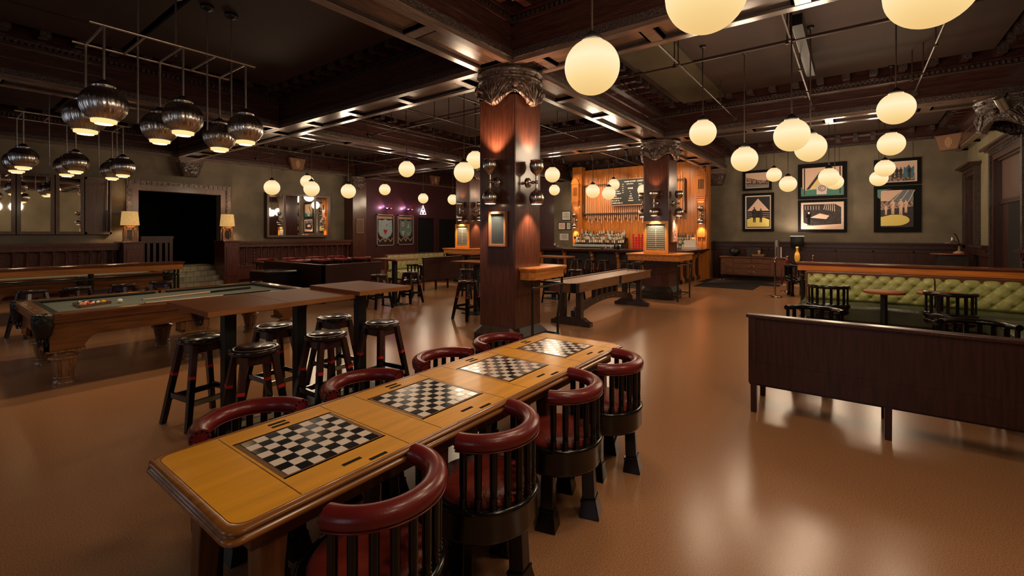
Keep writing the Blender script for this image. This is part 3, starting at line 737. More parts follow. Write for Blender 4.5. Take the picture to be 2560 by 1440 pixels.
def cue(label, p, q, group=None, k=1, bm='black'):
    p = Vector(p); q = Vector(q); t = thing('pool_cue', label, 'pool cue', p, 0, group); d = q-p
    obj('shaft', MB().cyl((0, 0, 0), d*.58, .0065*k, .010*k, 8), 'maple', t); obj('tip', MB().cyl(-d.normalized()*.012, (0, 0, 0), .006, .0065, 8), 'blackm', t)
    obj('butt', MB().cyl(d*.58, d, .0115*k, .016*k, 10), bm, t)
    return t
cue('pool cue lying on the cloth, farther of the two', (1.87, 7.47, SZ+.014), (3.30, 7.70, SZ+.018))
cue('pool cue lying on the cloth, nearer of the two', (1.80, 7.08, SZ+.014), (3.28, 7.0, SZ+.018))

# ============================================================ DRINK RAILS
def pipe_post(mb, x, y, z1, bow=0, d=(0, 0)):
    if bow: mb.sweep([(x, y, 0), (x, y, .2), (x+d[0]*bow*.4, y+d[1]*bow*.4, .5), (x+d[0]*bow, y+d[1]*bow, z1-.2), (x+d[0]*bow, y+d[1]*bow, z1)], .022, 8)
    else: mb.cyl((x, y, 0), (x, y, z1), .022, n=10)
def drink_rail(label, x0, x1, y0, y1, z, name='drink_rail', legs=None):
    t = thing(name, label, 'drink rail', ((x0+x1)/2, (y0+y1)/2, 0)); hx_, hy_ = (x1-x0)/2, (y1-y0)/2
    top_m, ap = ('railtop', 'orangeX') if hx_ > hy_ else ('railtop', 'orangeY')
    obj('rail_top', MB().box(-hx_, -hy_, z-.035, hx_, hy_, z).box(-hx_+.015, -hy_+.015, z-.055, hx_-.015, hy_-.015, z-.035), top_m, t, bevel=.008)
    obj('apron', MB().box(-hx_+.03, -hy_+.03, z-.16, hx_-.03, hy_-.03, z-.055), ap, t, bevel=.004)
    L = hx_ if hx_ > hy_ else hy_; n = legs or max(2, int(L*2/1.3)+1)
    for k in range(n):
        u = -L+.1+(2*L-.2)*k/(n-1)
        for s in (-1, 1):
            w_ = (hy_ if hx_ > hy_ else hx_)-.07
            m = MB(); x, y = (u, s*w_) if hx_ > hy_ else (s*w_, u)
            m.cyl((x, y, 0), (x, y, z-.16), .024); m.cyl((x, y, 0), (x, y, .015), .05); m.sphere((x, y, z-.26), .036, 10)
            obj('pipe_leg', m, 'gpipe', t)
    for s in (-1, 1):
        w_ = (hy_ if hx_ > hy_ else hx_)-.07
        a, b = ((-L+.1, s*w_, z-.26), (L-.1, s*w_, z-.26)) if hx_ > hy_ else ((s*w_, -L+.1, z-.26), (s*w_, L-.1, z-.26))
        obj('cross_pipe', MB().cyl(a, b, .018), 'gpipe', t)
    return t
drink_rail('long orange drink rail with green pipe legs behind the pool table', .62, 3.45, 11.0, 11.34, 1.07)
rr = drink_rail('long orange drink rail behind the green tufted sofa', 10.6, 10.95, -2.35, .92, 1.08)
def column_ledge(label, cx, cy, sides, z=1.16):
    """ledge wrapped round a column: sides = list of boxes in column coordinates; green pipe frame beneath"""
    t = thing('column_ledge', label, 'ledge', (cx, cy, 0))
    m = MB(); a = MB(); hw = .325
    x0, x1, y0, y1 = sides; c = .07
    def ringp(g): 
        X0_, X1_, Y0_, Y1_ = x0-g, x1+g, y0-g, y1+g
        return [(X0_+c, Y0_), (X1_-c, Y0_), (X1_, Y0_+c), (X1_, Y1_-c), (X1_-c, Y1_), (X0_+c, Y1_), (X0_, Y1_-c), (X0_, Y0_+c)]
    if x0 > -hw-.1:   # only towards -y and +x
        P = lambda g: [(x0-g, -hw), (x0-g, y0+c-g), (x0+c-g, y0-g), (x1-c+g, y0-g), (x1+g, y0+c-g), (x1+g, y1+g), (hw, y1+g), (hw, -hw)]
    else:
        P = lambda g: ringp(g)
    def ring_prism(mb, p, za, zb):
        if len(p) == 8 and x0 > -hw-.1: mb.prism(p, za, zb)
        else:
            q = [(-hw, -hw), (hw, -hw), (hw, hw), (-hw, hw)]
            X0_, X1_ = min(a_ for a_, b_ in p), max(a_ for a_, b_ in p); Y0_, Y1_ = min(b_ for a_, b_ in p), max(b_ for a_, b_ in p)
            mb.prism([(X0_, Y0_+c), (X0_+c, Y0_), (X1_-c, Y0_), (X1_, Y0_+c), (X1_, -hw), (X0_, -hw)], za, zb)
            mb.prism([(X0_, hw), (X1_, hw), (X1_, Y1_-c), (X1_-c, Y1_), (X0_+c, Y1_), (X0_, Y1_-c)], za, zb)
            mb.prism([(X0_, -hw), (-hw, -hw), (-hw, hw), (X0_, hw)], za, zb); mb.prism([(hw, -hw), (X1_, -hw), (X1_, hw), (hw, hw)], za, zb)
    ring_prism(m, P(.02), z-.03, z); ring_prism(m, P(.005), z-.05, z-.03); obj('ledge_top', m, 'orangeX', t, bevel=.006)
    ring_prism(a, P(-.015), z-.17, z-.05); obj('apron', a, 'orangeX', t, bevel=.003)
    pts = [(x0+.06, y0+.05), (x1-.08, y0+.05)] + ([(x0+.05, y1-.06)] if x0 < -hw-.1 else []) + [(x1-.08, y1-.06)]
    for (x, y) in pts:
        dx = -.12 if x > hw else (.04 if x < -hw else 0)
        m = MB().sweep([(x, y, z-.17), (x, y, z-.3), (x+dx*.3, y, .72), (x+dx, y, .42), (x+dx, y, 0)], .02, 8); m.sphere((x, y, z-.28), .03, 8); m.sphere((x+dx, y, .13), .028, 8)
        obj('pipe_leg', m, 'gpipe', t)
    m = MB(); q = pts + [pts[0]] if x0 < -hw-.1 else pts
    order_ = [(x0+.06, y0+.05), (x1-.08, y0+.05), (x1-.08, y1-.06)] + ([(x0+.05, y1-.06), (x0+.06, y0+.05)] if x0 < -hw-.1 else [])
    for i in range(len(order_)-1): m.cyl((*order_[i], z-.28), (*order_[i+1], z-.28), .017)
    obj('upper_pipe', m, 'gpipe', t)
    m = MB(); dd = lambda p: (p[0]+(-.12 if p[0] > hw else (.04 if p[0] < -hw else 0)), p[1])
    for i in range(len(order_)-1): m.cyl((*dd(order_[i]), .13), (*dd(order_[i+1]), .13), .015)
    obj('foot_pipe', m, 'gpipe', t)
    return t
column_ledge('orange wood ledge on green pipes wrapping the nearest column', 5.42, 4.10, (-.22, .72, -.56, .3))
cl = column_ledge('orange wood ledge on green pipes round the score-board column', 11.66, 3.98, (-.66, .62, -.66, .66), 1.14)
dup(cl, (11.66, 10.60, 0), label='orange wood ledge round the farthest column')

# ============================================================ SHUFFLEBOARD
t = thing('shuffleboard_table', 'oak shuffleboard table with arched stretcher beside the column', 'shuffleboard table', (8.62, 4.08, 0))
a, b, H = 1.82, .33, .80
obj('playfield', MB().box(-a+.08, -b+.07, H-.06, a-.08, b-.07, H-.02), 'maple', t)
for s in (-1, 1):
    o = obj('side_rail', MB().box(-a, s*(b-.05), H-.17, a, s*b, H), 'oakmid', t, bevel=.004)
    obj('end_rail', MB().box(s*(a-.05), -b+.05, H-.17, s*a, b-.05, H-.012), 'oakmid', t, bevel=.004)
    obj('mid_bracket', MB().box(-.05, s*b, H-.165, .05, s*(b+.006), H), 'blackm', t)
obj('underside', MB().box(-a+.05, -b+.05, H-.17, a-.05, b-.05, H-.12), 'darkoak', t)
for sx in (-1, 1):
    for sy in (-1, 1):
        m = MB().box(sx*(a-.11), sy*(b+.004), H-.165, sx*(a+.004), sy*b, H-.004).box(sx*a, sy*(b-.11), H-.165, sx*(a+.006), sy*(b+.004), H-.004)
        for k in range(4): m.sphere((sx*(a+.006), sy*(b-.03-(k % 2)*.05), H-.05-(k//2)*.07), .008, 6); m.sphere((sx*(a-.03-(k % 2)*.05), sy*(b+.004), H-.05-(k//2)*.07), .008, 6)
        obj('corner_bracket', m, 'blackm', t, bevel=.002)
for x in (-1.4, 1.4):
    m = MB(); m.box(x-.05, -.36, 0, x+.05, .36, .06); m.prism([(-.40, .0), (-.40, .07), (-.33, .09), (-.28, .13), (-.22, .15), (.22, .15), (.28, .13), (.33, .09), (.40, .07), (.40, 0)], x-.06, x+.06, ax='x')
    obj('foot', m, 'darkoak', t, bevel=.004)
    for y in (-.17, .17): obj('post', MB().box(x-.055, y-.05, .15, x+.055, y+.05, H-.17), 'darkoak', t, bevel=.003)
P = [(-1.34, .10)] + [(x, .12+.19*math.cos(x/1.34*PI/2)**.9) for x in [-1.2+2.4*k/14 for k in range(15)]] + [(1.34, .12)]
Q = [(1.34, .22)] + [(x, .26+.18*math.cos(x/1.34*PI/2)**.9) for x in [1.2-2.4*k/14 for k in range(15)]] + [(-1.34, .24)]
m = MB().prism(P+Q, -.045, .045, ax='y'); obj('arched_stretcher', m, 'darkoak', t)
for k in range(5):
    x = -.48+k*.24
    obj('spindle_block', MB().box(x-.05, -.04, .40, x+.05, .04, H-.17), 'darkoak', t)
    if k < 4: obj('tie_rod', MB().cyl((x+.12, 0, .4), (x+.12, 0, H-.17), .009, n=8), 'cpipe', t)
    obj('bolt', MB().cyl((x, -.06, .36), (x, -.04, .36), .02, n=10), 'cpipe', t)
for i, (x, y, c) in enumerate(((10.05, 4.18, 'b3'), (10.12, 4.1, 'b3'), (10.2, 4.2, 'b3'), (10.0, 3.95, 'b2'), (10.1, 3.92, 'b2'), (10.2, 3.97, 'b2'))):
    m = MB().lathe([(.001, 0), (.028, 0), (.029, .012), (.02, .02), (.001, .02)], n=16); o = obj('puck', m, 'cpipe', loc=(x, y, H-.02)); tag(o, '%s-capped metal shuffleboard puck at the far end of the table' % ('red' if c == 'b3' else 'blue'), 'puck', ('red' if c == 'b3' else 'blue') + ' shuffleboard pucks')
    obj('cap', MB().lathe([(.001, .018), (.018, .018), (.016, .024), (.001, .024)], n=12), c, o)

# ============================================================ LEFT WALL: mirrors, lamps, cabinet, posters
def mirror(label, x0, x1, z0, z1, y, depth=.1, panes=1, cat='mirror'):
    t = thing('wall_mirror', label, cat, ((x0+x1)/2, y, 0)); w_ = x1-x0; f = .075
    obj('backing', MB().box(-w_/2, -depth, z0, w_/2, -.02, z1), 'mahog', t)
    m = MB(); m.box(-w_/2, -depth-.03, z0, w_/2, -depth, z0+f); m.box(-w_/2, -depth-.03, z1-f, w_/2, -depth, z1)
    for k in range(panes+1):
        x = -w_/2+(w_-f)*k/panes; m.box(x, -depth-.03, z0+f, x+f, -depth, z1-f)
    obj('frame', m, 'mframe', t)
    for k in range(panes):
        x = -w_/2+(w_-f)*k/panes; obj('mirror_pane', MB().box(x+f, -depth-.008, z0+f, x+(w_-f)/panes, -depth-.004, z1-f), 'mirror', t)
    return t
mirror('leftmost tall mirror panel on the left wall, cut by the frame', .42, 1.66, 1.62, 3.2, 17.0, .10)
mirror('middle tall mirror panel on the left wall above the wainscot', 1.68, 2.36, 1.62, 3.2, 17.0, .10)
mirror('right tall mirror panel on the left wall beside the cue cabinet', 2.38, 2.94, 1.62, 3.2, 17.0, .10)
t = thing('cue_cabinet', 'brown wall cabinet holding one cue left of the dark doorway', 'cabinet', (3.24, 17.0, 0))
obj('back_panel', MB().box(-.28, -.03, 1.66, .28, 0, 3.16), 'mframe', t)
m = MB(); 
for a_ in (-.28, .24): m.box(a_, -.12, 1.62, a_+.04, 0, 3.2)
m.box(-.28, -.12, 1.62, .28, 0, 1.68); m.box(-.28, -.12, 3.14, .28, 0, 3.2); m.box(-.24, -.06, 2.98, .24, -.03, 3.0); obj('frame', m, 'mframe', t)
cue('pool cue standing upright in the wall cabinet', (3.42, 16.85, 3.12), (3.40, 16.85, 1.70), k=1.7)
mirror('four-pane mirror on the olive wall right of the doorway', 7.75, 10.2, 1.50, 3.12, 17.0, .22, 4)
def carved_lamp(label, x, y, z):
    t = thing('table_lamp', label, 'table lamp', (x, y, z))
    m = MB()
    for s in (-1, 1): m.prism([(s*.03, 0), (s*.15, 0), (s*.16, .2), (s*.13, .34), (s*.1, .37), (s*.07, .34), (s*.095, .2), (s*.09, .08), (s*.03, .05)][::s], -.06, .06, ax='y')
    m.box(-.16, -.07, 0, .16, .07, .035); m.box(-.11, -.06, .335, .11, .06, .38); m.v = [(x_, y_, z_*1.18) for x_, y_, z_ in m.v]; obj('carved_base', m, 'lampwood', t)
    m = MB(); 
    for k in range(5): m.box(-.06+k*.025, -.03, .03, -.048+k*.025, .03, .34)
    obj('grille', m, 'darkoak', t); obj('stem', MB().cyl((0, 0, .37), (0, 0, .45), .012), 'gold', t)
    n = 40; m = MB(); m.add([(r*math.cos(2*PI*i/n), r*math.sin(2*PI*i/n), z_) for r, z_ in ((.215, .47), (.182, .86)) for i in range(n)], [(i, (i+1) % n, n+(i+1) % n, n+i) for i in range(n)], 0, True)
    s = obj('lamp_shade', m, 'linen', t); sol = s.modifiers.new('thick', 'SOLIDIFY'); sol.thickness = .004
    lamp('bulb', 'POINT', (0, 0, .62), 26, (1, .72, .42), .05, t)
    return t
l1 = carved_lamp('table lamp with woven shade on the left doorway pedestal', 3.85, 16.55, 1.41)
l2 = carved_lamp('table lamp with woven shade on the right doorway pedestal', 6.38, 16.55, 1.41)
# small framed notice on the pilaster
t = thing('framed_notice', 'small grey framed notice on the far left pilaster', 'frame', (11.30, 16.375, 1.95))
obj('frame', MB().box(-.17, -.03, -.3, .17, 0, .3), 'framew', t); obj('notice_sheet', MB().box(-.14, -.034, -.27, .14, -.03, .27), 'mframe', t)
def banner(label, x0, x1, z0, z1, kind):
    t = thing('framed_banner', label, 'poster', ((x0+x1)/2, Y1-.0, (z0+z1)/2)); a_, b_ = (x1-x0)/2, (z1-z0)/2
    m = MB(); f = .045
    m.box(-a_, -.07, -b_, -a_+f, 0, b_); m.box(a_-f, -.07, -b_, a_, 0, b_); m.box(-a_, -.07, -b_, a_, 0, -b_+f); m.box(-a_, -.07, b_-f, a_, 0, b_); obj('frame', m, 'alum', t)
    obj('backing', MB().box(-a_+f, -.03, -b_+f, a_-f, -.01, b_-f), 'ink', t)
    y = -.035; a_ -= f+.01; b_ -= f+.01
    obj('header', MB().box(-a_+.03, y-.002, b_*.78, a_-.03, y, b_*.95), 'tan', t)
    m = MB().prism([(-a_*.85, b_*.72), (-a_*.9, -.1*b_), (-a_*.7, -b_*.38), (0, -b_*.62), (a_*.7, -b_*.38), (a_*.9, -.1*b_), (a_*.85, b_*.72), (a_*.4, b_*.66), (0, b_*.76), (-a_*.4, b_*.66)], y-.004, y, ax='y'); obj('shield', m, 'skyb' if kind == 0 else 'sageb', t)
    m = MB()
    for s in (-1, 0, 1): m.prism([(s*a_*.66-a_*.3, -b_*.52), (s*a_*.66, -b_*.74), (s*a_*.66+a_*.3, -b_*.52), (s*a_*.66+a_*.3, -b_*.62), (s*a_*.66, -b_*.84), (s*a_*.66-a_*.3, -b_*.62)], y-.006, y-.001, ax='y')
    obj('swag', m, 'tan', t)
    m = MB()
    if kind == 0:
        m.prism([(-.1, .02), (.1, .02), (.08, -.1), (.02, -.14), (.012, -.2), (.06, -.22), (-.06, -.22), (-.012, -.2), (-.02, -.14), (-.08, -.1)], y-.008, y-.004, ax='y'); m.bar((.03, y-.006, .18), (.12, y-.006, .27), .01, .03)
        obj('goblet', m, 'wine', t)
        m = MB(); 
        for (x, z) in ((-.2, .33), (.22, .32), (-.25, .2), (.22, .18), (0, -.32)): m.prism([(x-.018, z), (x, z-.018), (x+.018, z), (x, z+.018)], y-.008, y-.004, ax='y')
        obj('stars', m, 'ink', t)
    else:
        m.prism([(-.17+.08*math.cos(q), .27+.11*math.sin(q)) for q in [2*PI*k/16 for k in range(16)]], y-.007, y-.004, ax='y')
        m.prism([(.08, .1), (.24, .1), (.2, .2), (.16, .34), (.12, .2)], y-.007, y-.004, ax='y'); m.prism([(-.25, -.05), (-.05, -.03), (-.08, -.12), (-.16, -.3), (-.24, -.12)], y-.007, y-.004, ax='y')
        for k in range(3): m.bar((.06, y-.006, -.1-k*.06), (.26, y-.006, -.13-k*.06), .004, .022)
        obj('emblems', m, 'skyb', t); obj('rosette', MB().prism([(-.17+.03*math.cos(q), .27+.04*math.sin(q)) for q in [2*PI*k/10 for k in range(10)]], y-.01, y-.007, ax='y'), 'wine', t)
    return t
banner('framed pale blue banner with red goblet on the plum wall', 12.56, 13.52, 1.08, 2.5, 0)
banner('framed sage banner with pale emblems on the plum wall', 13.74, 14.68, 1.10, 2.5, 1)
for x, lb in ((13.12, 'left'), (14.34, 'right')):
    t = thing('picture_light', 'small black picture light over the %s framed banner' % lb, 'picture light', (x, Y1, 2.78))
    obj('arm', MB().sweep([(0, 0, 0), (0, -.12, .06), (0, -.2, 0)], .008, 6), 'blackm', t); obj('shade', MB().cyl((-.18, -.2, -.01), (.18, -.2, -.01), .03), 'blackm', t)
    lamp('tube', 'SPOT', (-.12, -.26, .02), 15, (1, .5, .72), .05, t, aim=(-.9, .8, .05), spot=R(120))
    lamp('tube', 'SPOT', (.1, -.26, .0), 9, (1, .12, .14), .05, t, aim=(.6, .9, -.1), spot=R(110))
    lamp('tube', 'POINT', (0, -.2, .1), 2.0, (.6, .4, 1), .03, t)
t = thing('neon_sign', 'white neon triangle sign above the dark side door', 'sign', (15.28, Y1-.05, 2.58)); m = MB()
for p, q in (((-.19, 0), (.19, 0)), ((.19, 0), (0, .44)), ((0, .44), (-.19, 0)), ((-.10, .2), (.10, .2)), ((-.10, .2), (0, 0)), ((.10, .2), (0, 0)), ((-.06, .06), (.07, .16)), ((-.07, .16), (.06, .06)), ((-.05, .3), (.05, .3))):
    m.cyl((p[0], -.01, p[1]), (q[0], -.01, q[1]), .011, n=6)
obj('tube', m, 'neon', t); obj('mount', MB().box(-.1, .0, .05, .1, .05, .12), 'blackm', t)
lamp('glow', 'POINT', (0, -.12, .2), 3, (1, .8, .95), .1, t)
def wall_speaker(label, loc, rz, tilt=0):
    t = thing('wall_speaker', label, 'speaker', loc, rz)
    m = MB().prism([(-.32, .22), (.32, .22), (.2, -.22), (-.2, -.22)], -.16, 0, ax='y'); obj('cabinet', m, 'sidewood', t, bevel=.005)
    m = MB().prism([(-.30, .2), (.30, .2), (.185, -.2), (-.185, -.2)], -.166, -.16, ax='y'); obj('front_panel', m, 'copper', t)
    m = MB()
    for k, h in enumerate((.07, .12, .15, .15, .12, .07)): m.box(-.075+k*.027, -.172, -h, -.06+k*.027, -.166, h)
    obj('grille', m, 'tan', t); t.rotation_euler = (tilt, 0, rz); return t
wall_speaker('trapezoid wooden wall speaker near the top of the plum wall', (15.75, 16.70, 4.27), 0)
wall_speaker('trapezoid wooden wall speaker in the far right corner', (17.65, -2.2, 4.2), R(-120), 0)
wall_speaker('wooden wall speaker on the beam above the four-pane mirror', (8.75, 16.68, 4.22), 0)

# ============================================================ PICTURES ON THE END WALL
def picture(label, y0, y1, z0, z1, fill, extra=None, mat_=None, fr=.085):
    """hangs on the end wall (x = X1), seen from -x; u runs from the picture's left (high y) to right"""
    t = thing('framed_picture', label, 'picture', (X1-.02, (y0+y1)/2, (z0+z1)/2)); a_, b_ = abs(y1-y0)/2, (z1-z0)/2
    m = MB(); f = fr
    m.box(-.06, -a_, -b_, 0, -a_+f, b_); m.box(-.06, a_-f, -b_, 0, a_, b_); m.box(-.06, -a_+f, -b_, 0, a_-f, -b_+f); m.box(-.06, -a_+f, b_-f, 0, a_-f, b_)
    obj('frame', m, 'framek', t, bevel=.004)
    a_ -= f; b_ -= f
    obj('mount', MB().box(-.03, -a_, -b_, -.01, a_, b_), mat_ or 'white', t)
    if extra: extra(t, a_, b_)
    else: obj('print', MB().box(-.033, -a_+.03, -b_+.03, -.03, a_-.03, b_-.03), fill, t)
    for s in (-1, 1): obj('hanging_wire', MB().cyl((-.01, s*a_*.8, b_+f), (-.01, s*a_*.8, b_+f+.5), .004, n=5), 'blackm', t)
    return t
def shp(poly, a_, b_, lay):      # polygon in unit picture coordinates (u right, v up, -1..1)
    m = MB(); m.prism([(-u*a_, v*b_) for u, v in poly][::-1], -.033-lay*.0015, -.030, ax='x'); return m
def figure(m, u, v, s, a_, b_, lay, arms=1):
    """small standing printed figure silhouette"""
    for poly in ([(-.05, .0), (.05, .0), (.045, -.3), (.01, -.3), (0, -.08), (-.01, -.3), (-.045, -.3)], [(-.06, 0), (-.075, .2), (-.03, .26), (.03, .26), (.075, .2), (.06, 0)], [(.028*math.cos(q), .30+.035*math.sin(q)) for q in [2*PI*k/8 for k in range(8)]],
                 [(-.075, .2), (-.11, .05), (-.03, .08), (-.03, .11), (-.08, .09)]):
        n_ = shp([(u+x*s/a_, v+y*s/b_) for x, y in poly], a_, b_, lay); m.add(n_.v, n_.f)
    return m
def pic_boxers(t, a_, b_):
    obj('print', shp([(-.9, -.93), (.9, -.93), (.9, .93), (-.9, .93)], a_, b_, 0), 'boardk', t)
    obj('print_triangle', shp([(-.85, .08), (.85, .08), (0, .82)], a_, b_, 1), 'peach', t)
    obj('print_floor', shp([(-.85, -.88), (.85, -.88), (.85, -.46), (.45, -.33), (-.5, -.33), (-.85, -.42)], a_, b_, 1), 'yellow', t)
    m = MB()
    for v in (-.02, -.14, -.26):
        for u0, u1 in ((-.85, -.45), (.35, .85)): n_ = shp([(u0, v), (u1, v-.03), (u1, v-.045), (u0, v-.015)], a_, b_, 2); m.add(n_.v, n_.f)
    obj('print_ropes', m, 'white', t)
    m = MB(); figure(m, -.28, -.18, .86, a_, b_, 3); figure(m, .22, -.22, .78, a_, b_, 3); obj('print_figures', m, 'ink', t)
def pic_track(t, a_, b_):
    obj('print', shp([(-.95, -.92), (.95, -.92), (.95, .92), (-.95, .92)], a_, b_, 0), 'peach', t)
    obj('print_crowd', shp([(-.95, -.3), (.95, -.5), (.95, -.05), (.4, -.02), (-.3, .2), (-.95, .45)], a_, b_, 1), 'sepia', t)
    obj('print_field', shp([(-.95, -.92), (.95, -.92), (.95, -.5), (-.95, -.3)], a_, b_, 1), 'ink', t)
    m = MB()
    for k in range(5): n_ = shp([(-.95, -.9+k*.1), (.95, -.88+k*.06), (.95, -.86+k*.06), (-.95, -.87+k*.1)], a_, b_, 2); m.add(n_.v, n_.f)
    obj('print_lanes', m, 'white', t)
def pic_shirt(t, a_, b_):
    obj('print', shp([(-.93, -.9), (.93, -.9), (.93, .9), (-.93, .9)], a_, b_, 0), 'peach', t)
    obj('print_teal', shp([(-1, -1), (1, -1), (1, -.3), (.7, -.45), (-.8, -.6), (-1, -.35)], a_, b_, 1), 'teal', t)
    obj('print_yellow', shp([(-.6, -.5), (.15, -.5), (.1, .75), (-.05, .75)], a_, b_, 2), 'yellow', t)
    obj('print_bar', shp([(-.75, -.55), (-.6, -.55), (.05, .6), (-.1, .6)], a_, b_, 3), 'ink', t)
    obj('print_shirt', shp([(-.25, -.9), (.22, -.9), (.24, -.5), (.38, -.6), (.44, -.4), (.16, -.1), (-.14, -.1), (-.36, -.35), (-.32, -.55), (-.25, -.5)], a_, b_, 4), 'white', t)
    [obj('print_side_bar', shp([(u, -.88), (u+.06, -.88), (u+.06, .88), (u, .88)], a_, b_, 3), 'ink', t) for u in (.8, -.86)]
    m = MB(); n = 30
    for r0, r1, g0, g1 in ((.15, .18, 0, 2*PI), (.07, .10, R(45), R(315))):
        pts0 = [(g0+(g1-g0)*k/n) for k in range(n+1)]
        v = [(-.0405, -(-.0+r_*.55*math.cos(q))*1, -.5*b_+r_*.55*math.sin(q)) for r_ in (r0, r1) for q in pts0]
        m.add(v, [(k, k+1, n+2+k, n+1+k) for k in range(n)])
    obj('round_emblem', m, 'ink', t)
def pic_billiard(t, a_, b_):
    obj('print', shp([(-.93, -.93), (.93, -.93), (.93, .93), (-.93, .93)], a_, b_, 0), 'peach', t)
    obj('print_room', shp([(-.88, -.5), (-.5, -.72), (.88, -.6), (.88, .6), (.6, .85), (-.88, .85)], a_, b_, 1), 'ink', t)
    obj('print_table_top', shp([(-.55, -.12), (.2, -.25), (.35, .0), (-.1, .18)], a_, b_, 2), 'peach', t)
    obj('print_table_body', shp([(-.55, -.14), (.2, -.27), (.34, -.05), (.34, -.3), (.2, -.5), (-.5, -.36)], a_, b_, 3), 'boardk', t)
    m = MB()
    for k in range(6): n_ = shp([(.15+.08*k, .85), (.17+.08*k, .85), (.1+.1*k, .45-.03*k), (.07+.1*k, .45-.03*k)], a_, b_, 3); m.add(n_.v, n_.f)
    for k in range(6): n_ = shp([(-.8+.13*k, .75), (-.78+.13*k, .75), (-.78+.13*k, .45), (-.8+.13*k, .45)], a_, b_, 3); m.add(n_.v, n_.f)
    obj('print_lights', m, 'white', t)
    m = MB(); figure(m, -.62, -.18, .8, a_, b_, 3); obj('print_player', m, 'framek', t)
    obj('print_head', shp([(-.62+.05*math.cos(q), .22+.08*math.sin(q)) for q in [k*PI/5 for k in range(10)]], a_, b_, 5), 'white', t)
def pic_group(t, a_, b_):
    obj('print', shp([(-.93, -.9), (.9, -.9), (.9, .9), (-.93, .9)], a_, b_, 0), 'peach', t)
    obj('print_ground', shp([(-.93, -.9), (.9, -.9), (.9, -.2), (-.93, -.1)], a_, b_, 1), 'sepia', t)
    obj('print_blue', shp([(.3, -.55), (.85, -.6), (.85, .5), (.7, .3), (.6, .65), (.45, .35), (.35, .45)], a_, b_, 2), 'cobalt', t)
    m = MB()
    for u in (-.2, .0, .2, .62): figure(m, u, -.15, .55, a_, b_, 3)
    obj('print_figures', m, 'ink', t)
def pic_ring(t, a_, b_):
    obj('print', shp([(-.82, -.88), (.82, -.88), (.82, .92), (-.82, .92)], a_, b_, 0), 'peach', t)
    obj('print_slope', shp([(-.55, .25), (.82, .25), (.82, .92), (.3, .92)], a_, b_, 1), 'blue', t)
    obj('print_crowd', shp([(-.82, -.9), (.82, -.9), (.82, .35), (-.82, .4)], a_, b_, 2), 'sepia', t)
    obj('print_lower_crowd', shp([(-.82, -.9), (.82, -.9), (.82, .1), (-.82, -.05)], a_, b_, 3), 'ink', t)
    obj('print_yellow_ring', shp([(-.82, -.84)]+[(-.12+.75*math.cos(q), -.56+.28*math.sin(q)) for q in [R(-75+150*k/20) for k in range(21)]]+[(-.3, -.29), (-.82, -.4)], a_, b_, 4), 'yellow', t)
    m = MB()
    for k in range(3): n_ = shp([(-.3+k*.42, .3), (-.26+k*.42, .3), (.3+k*.3, .9), (.26+k*.3, .9)], a_, b_, 3); m.add(n_.v, n_.f)
    obj('print_ropes', m, 'white', t)
    m = MB(); figure(m, -.2, .08, .72, a_, b_, 5); figure(m, .2, .06, .78, a_, b_, 5); figure(m, .45, .1, .62, a_, b_, 5); figure(m, -.55, -.05, .5, a_, b_, 5); obj('print_wrestlers', m, 'peach', t)
    obj('print_teal', shp([(-1, .6), (-.84, .5), (-.8, .9), (-.2, .98), (-1, .98)], a_, b_, 1), 'teal', t)
picture('small wide sepia racetrack picture, top left of the end wall', 3.20, 2.29, 3.17, 3.88, None, pic_track)
picture('tall picture of two suited people before a triangle, yellow floor', 3.21, 2.22, 1.72, 3.07, None, pic_boxers)
picture('wide picture with yellow triangle and white shirt emblem', 1.51, .17, 2.80, 3.96, None, pic_shirt, 'framek')
picture('sepia picture of an old billiard room below the shirt picture', 1.51, .17, 1.69, 2.76, None, pic_billiard)
picture('small picture with blue-tinted group, upper right of the end wall', -.5, -1.6, 3.12, 3.92, None, pic_group)
picture('large square picture of athletes around a yellow ring', -.5, -1.6, 1.69, 3.10, None, pic_ring, 'framek')

# papers by the bar
def sheet(name, label, y, z, w_, h_, mm='paper', frame=False):
    t = thing(name, label, 'notice', (X1, y, z)); obj('sheet', MB().box(-.012, -w_/2, -h_/2, -.004, w_/2, h_/2), mm, t)
    m = MB()
    for k in range(5): m.box(-.014, -w_/2*.7, h_/2*(.6-.28*k), -.012, w_/2*.7*(1 if k % 2 else .6), h_/2*(.6-.28*k)+.012)
    obj('print_lines', m, 'ink' if mm == 'paper' else 'redband', t)
    if frame: obj('border', MB().box(-.01, -w_/2-.03, -h_/2-.03, 0, w_/2+.03, h_/2+.03), 'framek', t)
sheet('wall_notice', 'large paper notice on the dark wall left of the bar', 10.55, 2.45, .42, .38, frame=True)
sheet('wall_notice', 'white notice with red text left of the bar', 10.78, 1.98, .34, .3, 'white', True)
sheet('wall_notice', 'narrow framed notice behind the bar sconce', 10.42, 1.98, .18, .3, frame=True)
sheet('wall_notice', 'lowest paper notice standing above the bar counter', 10.66, 1.48, .46, .3)

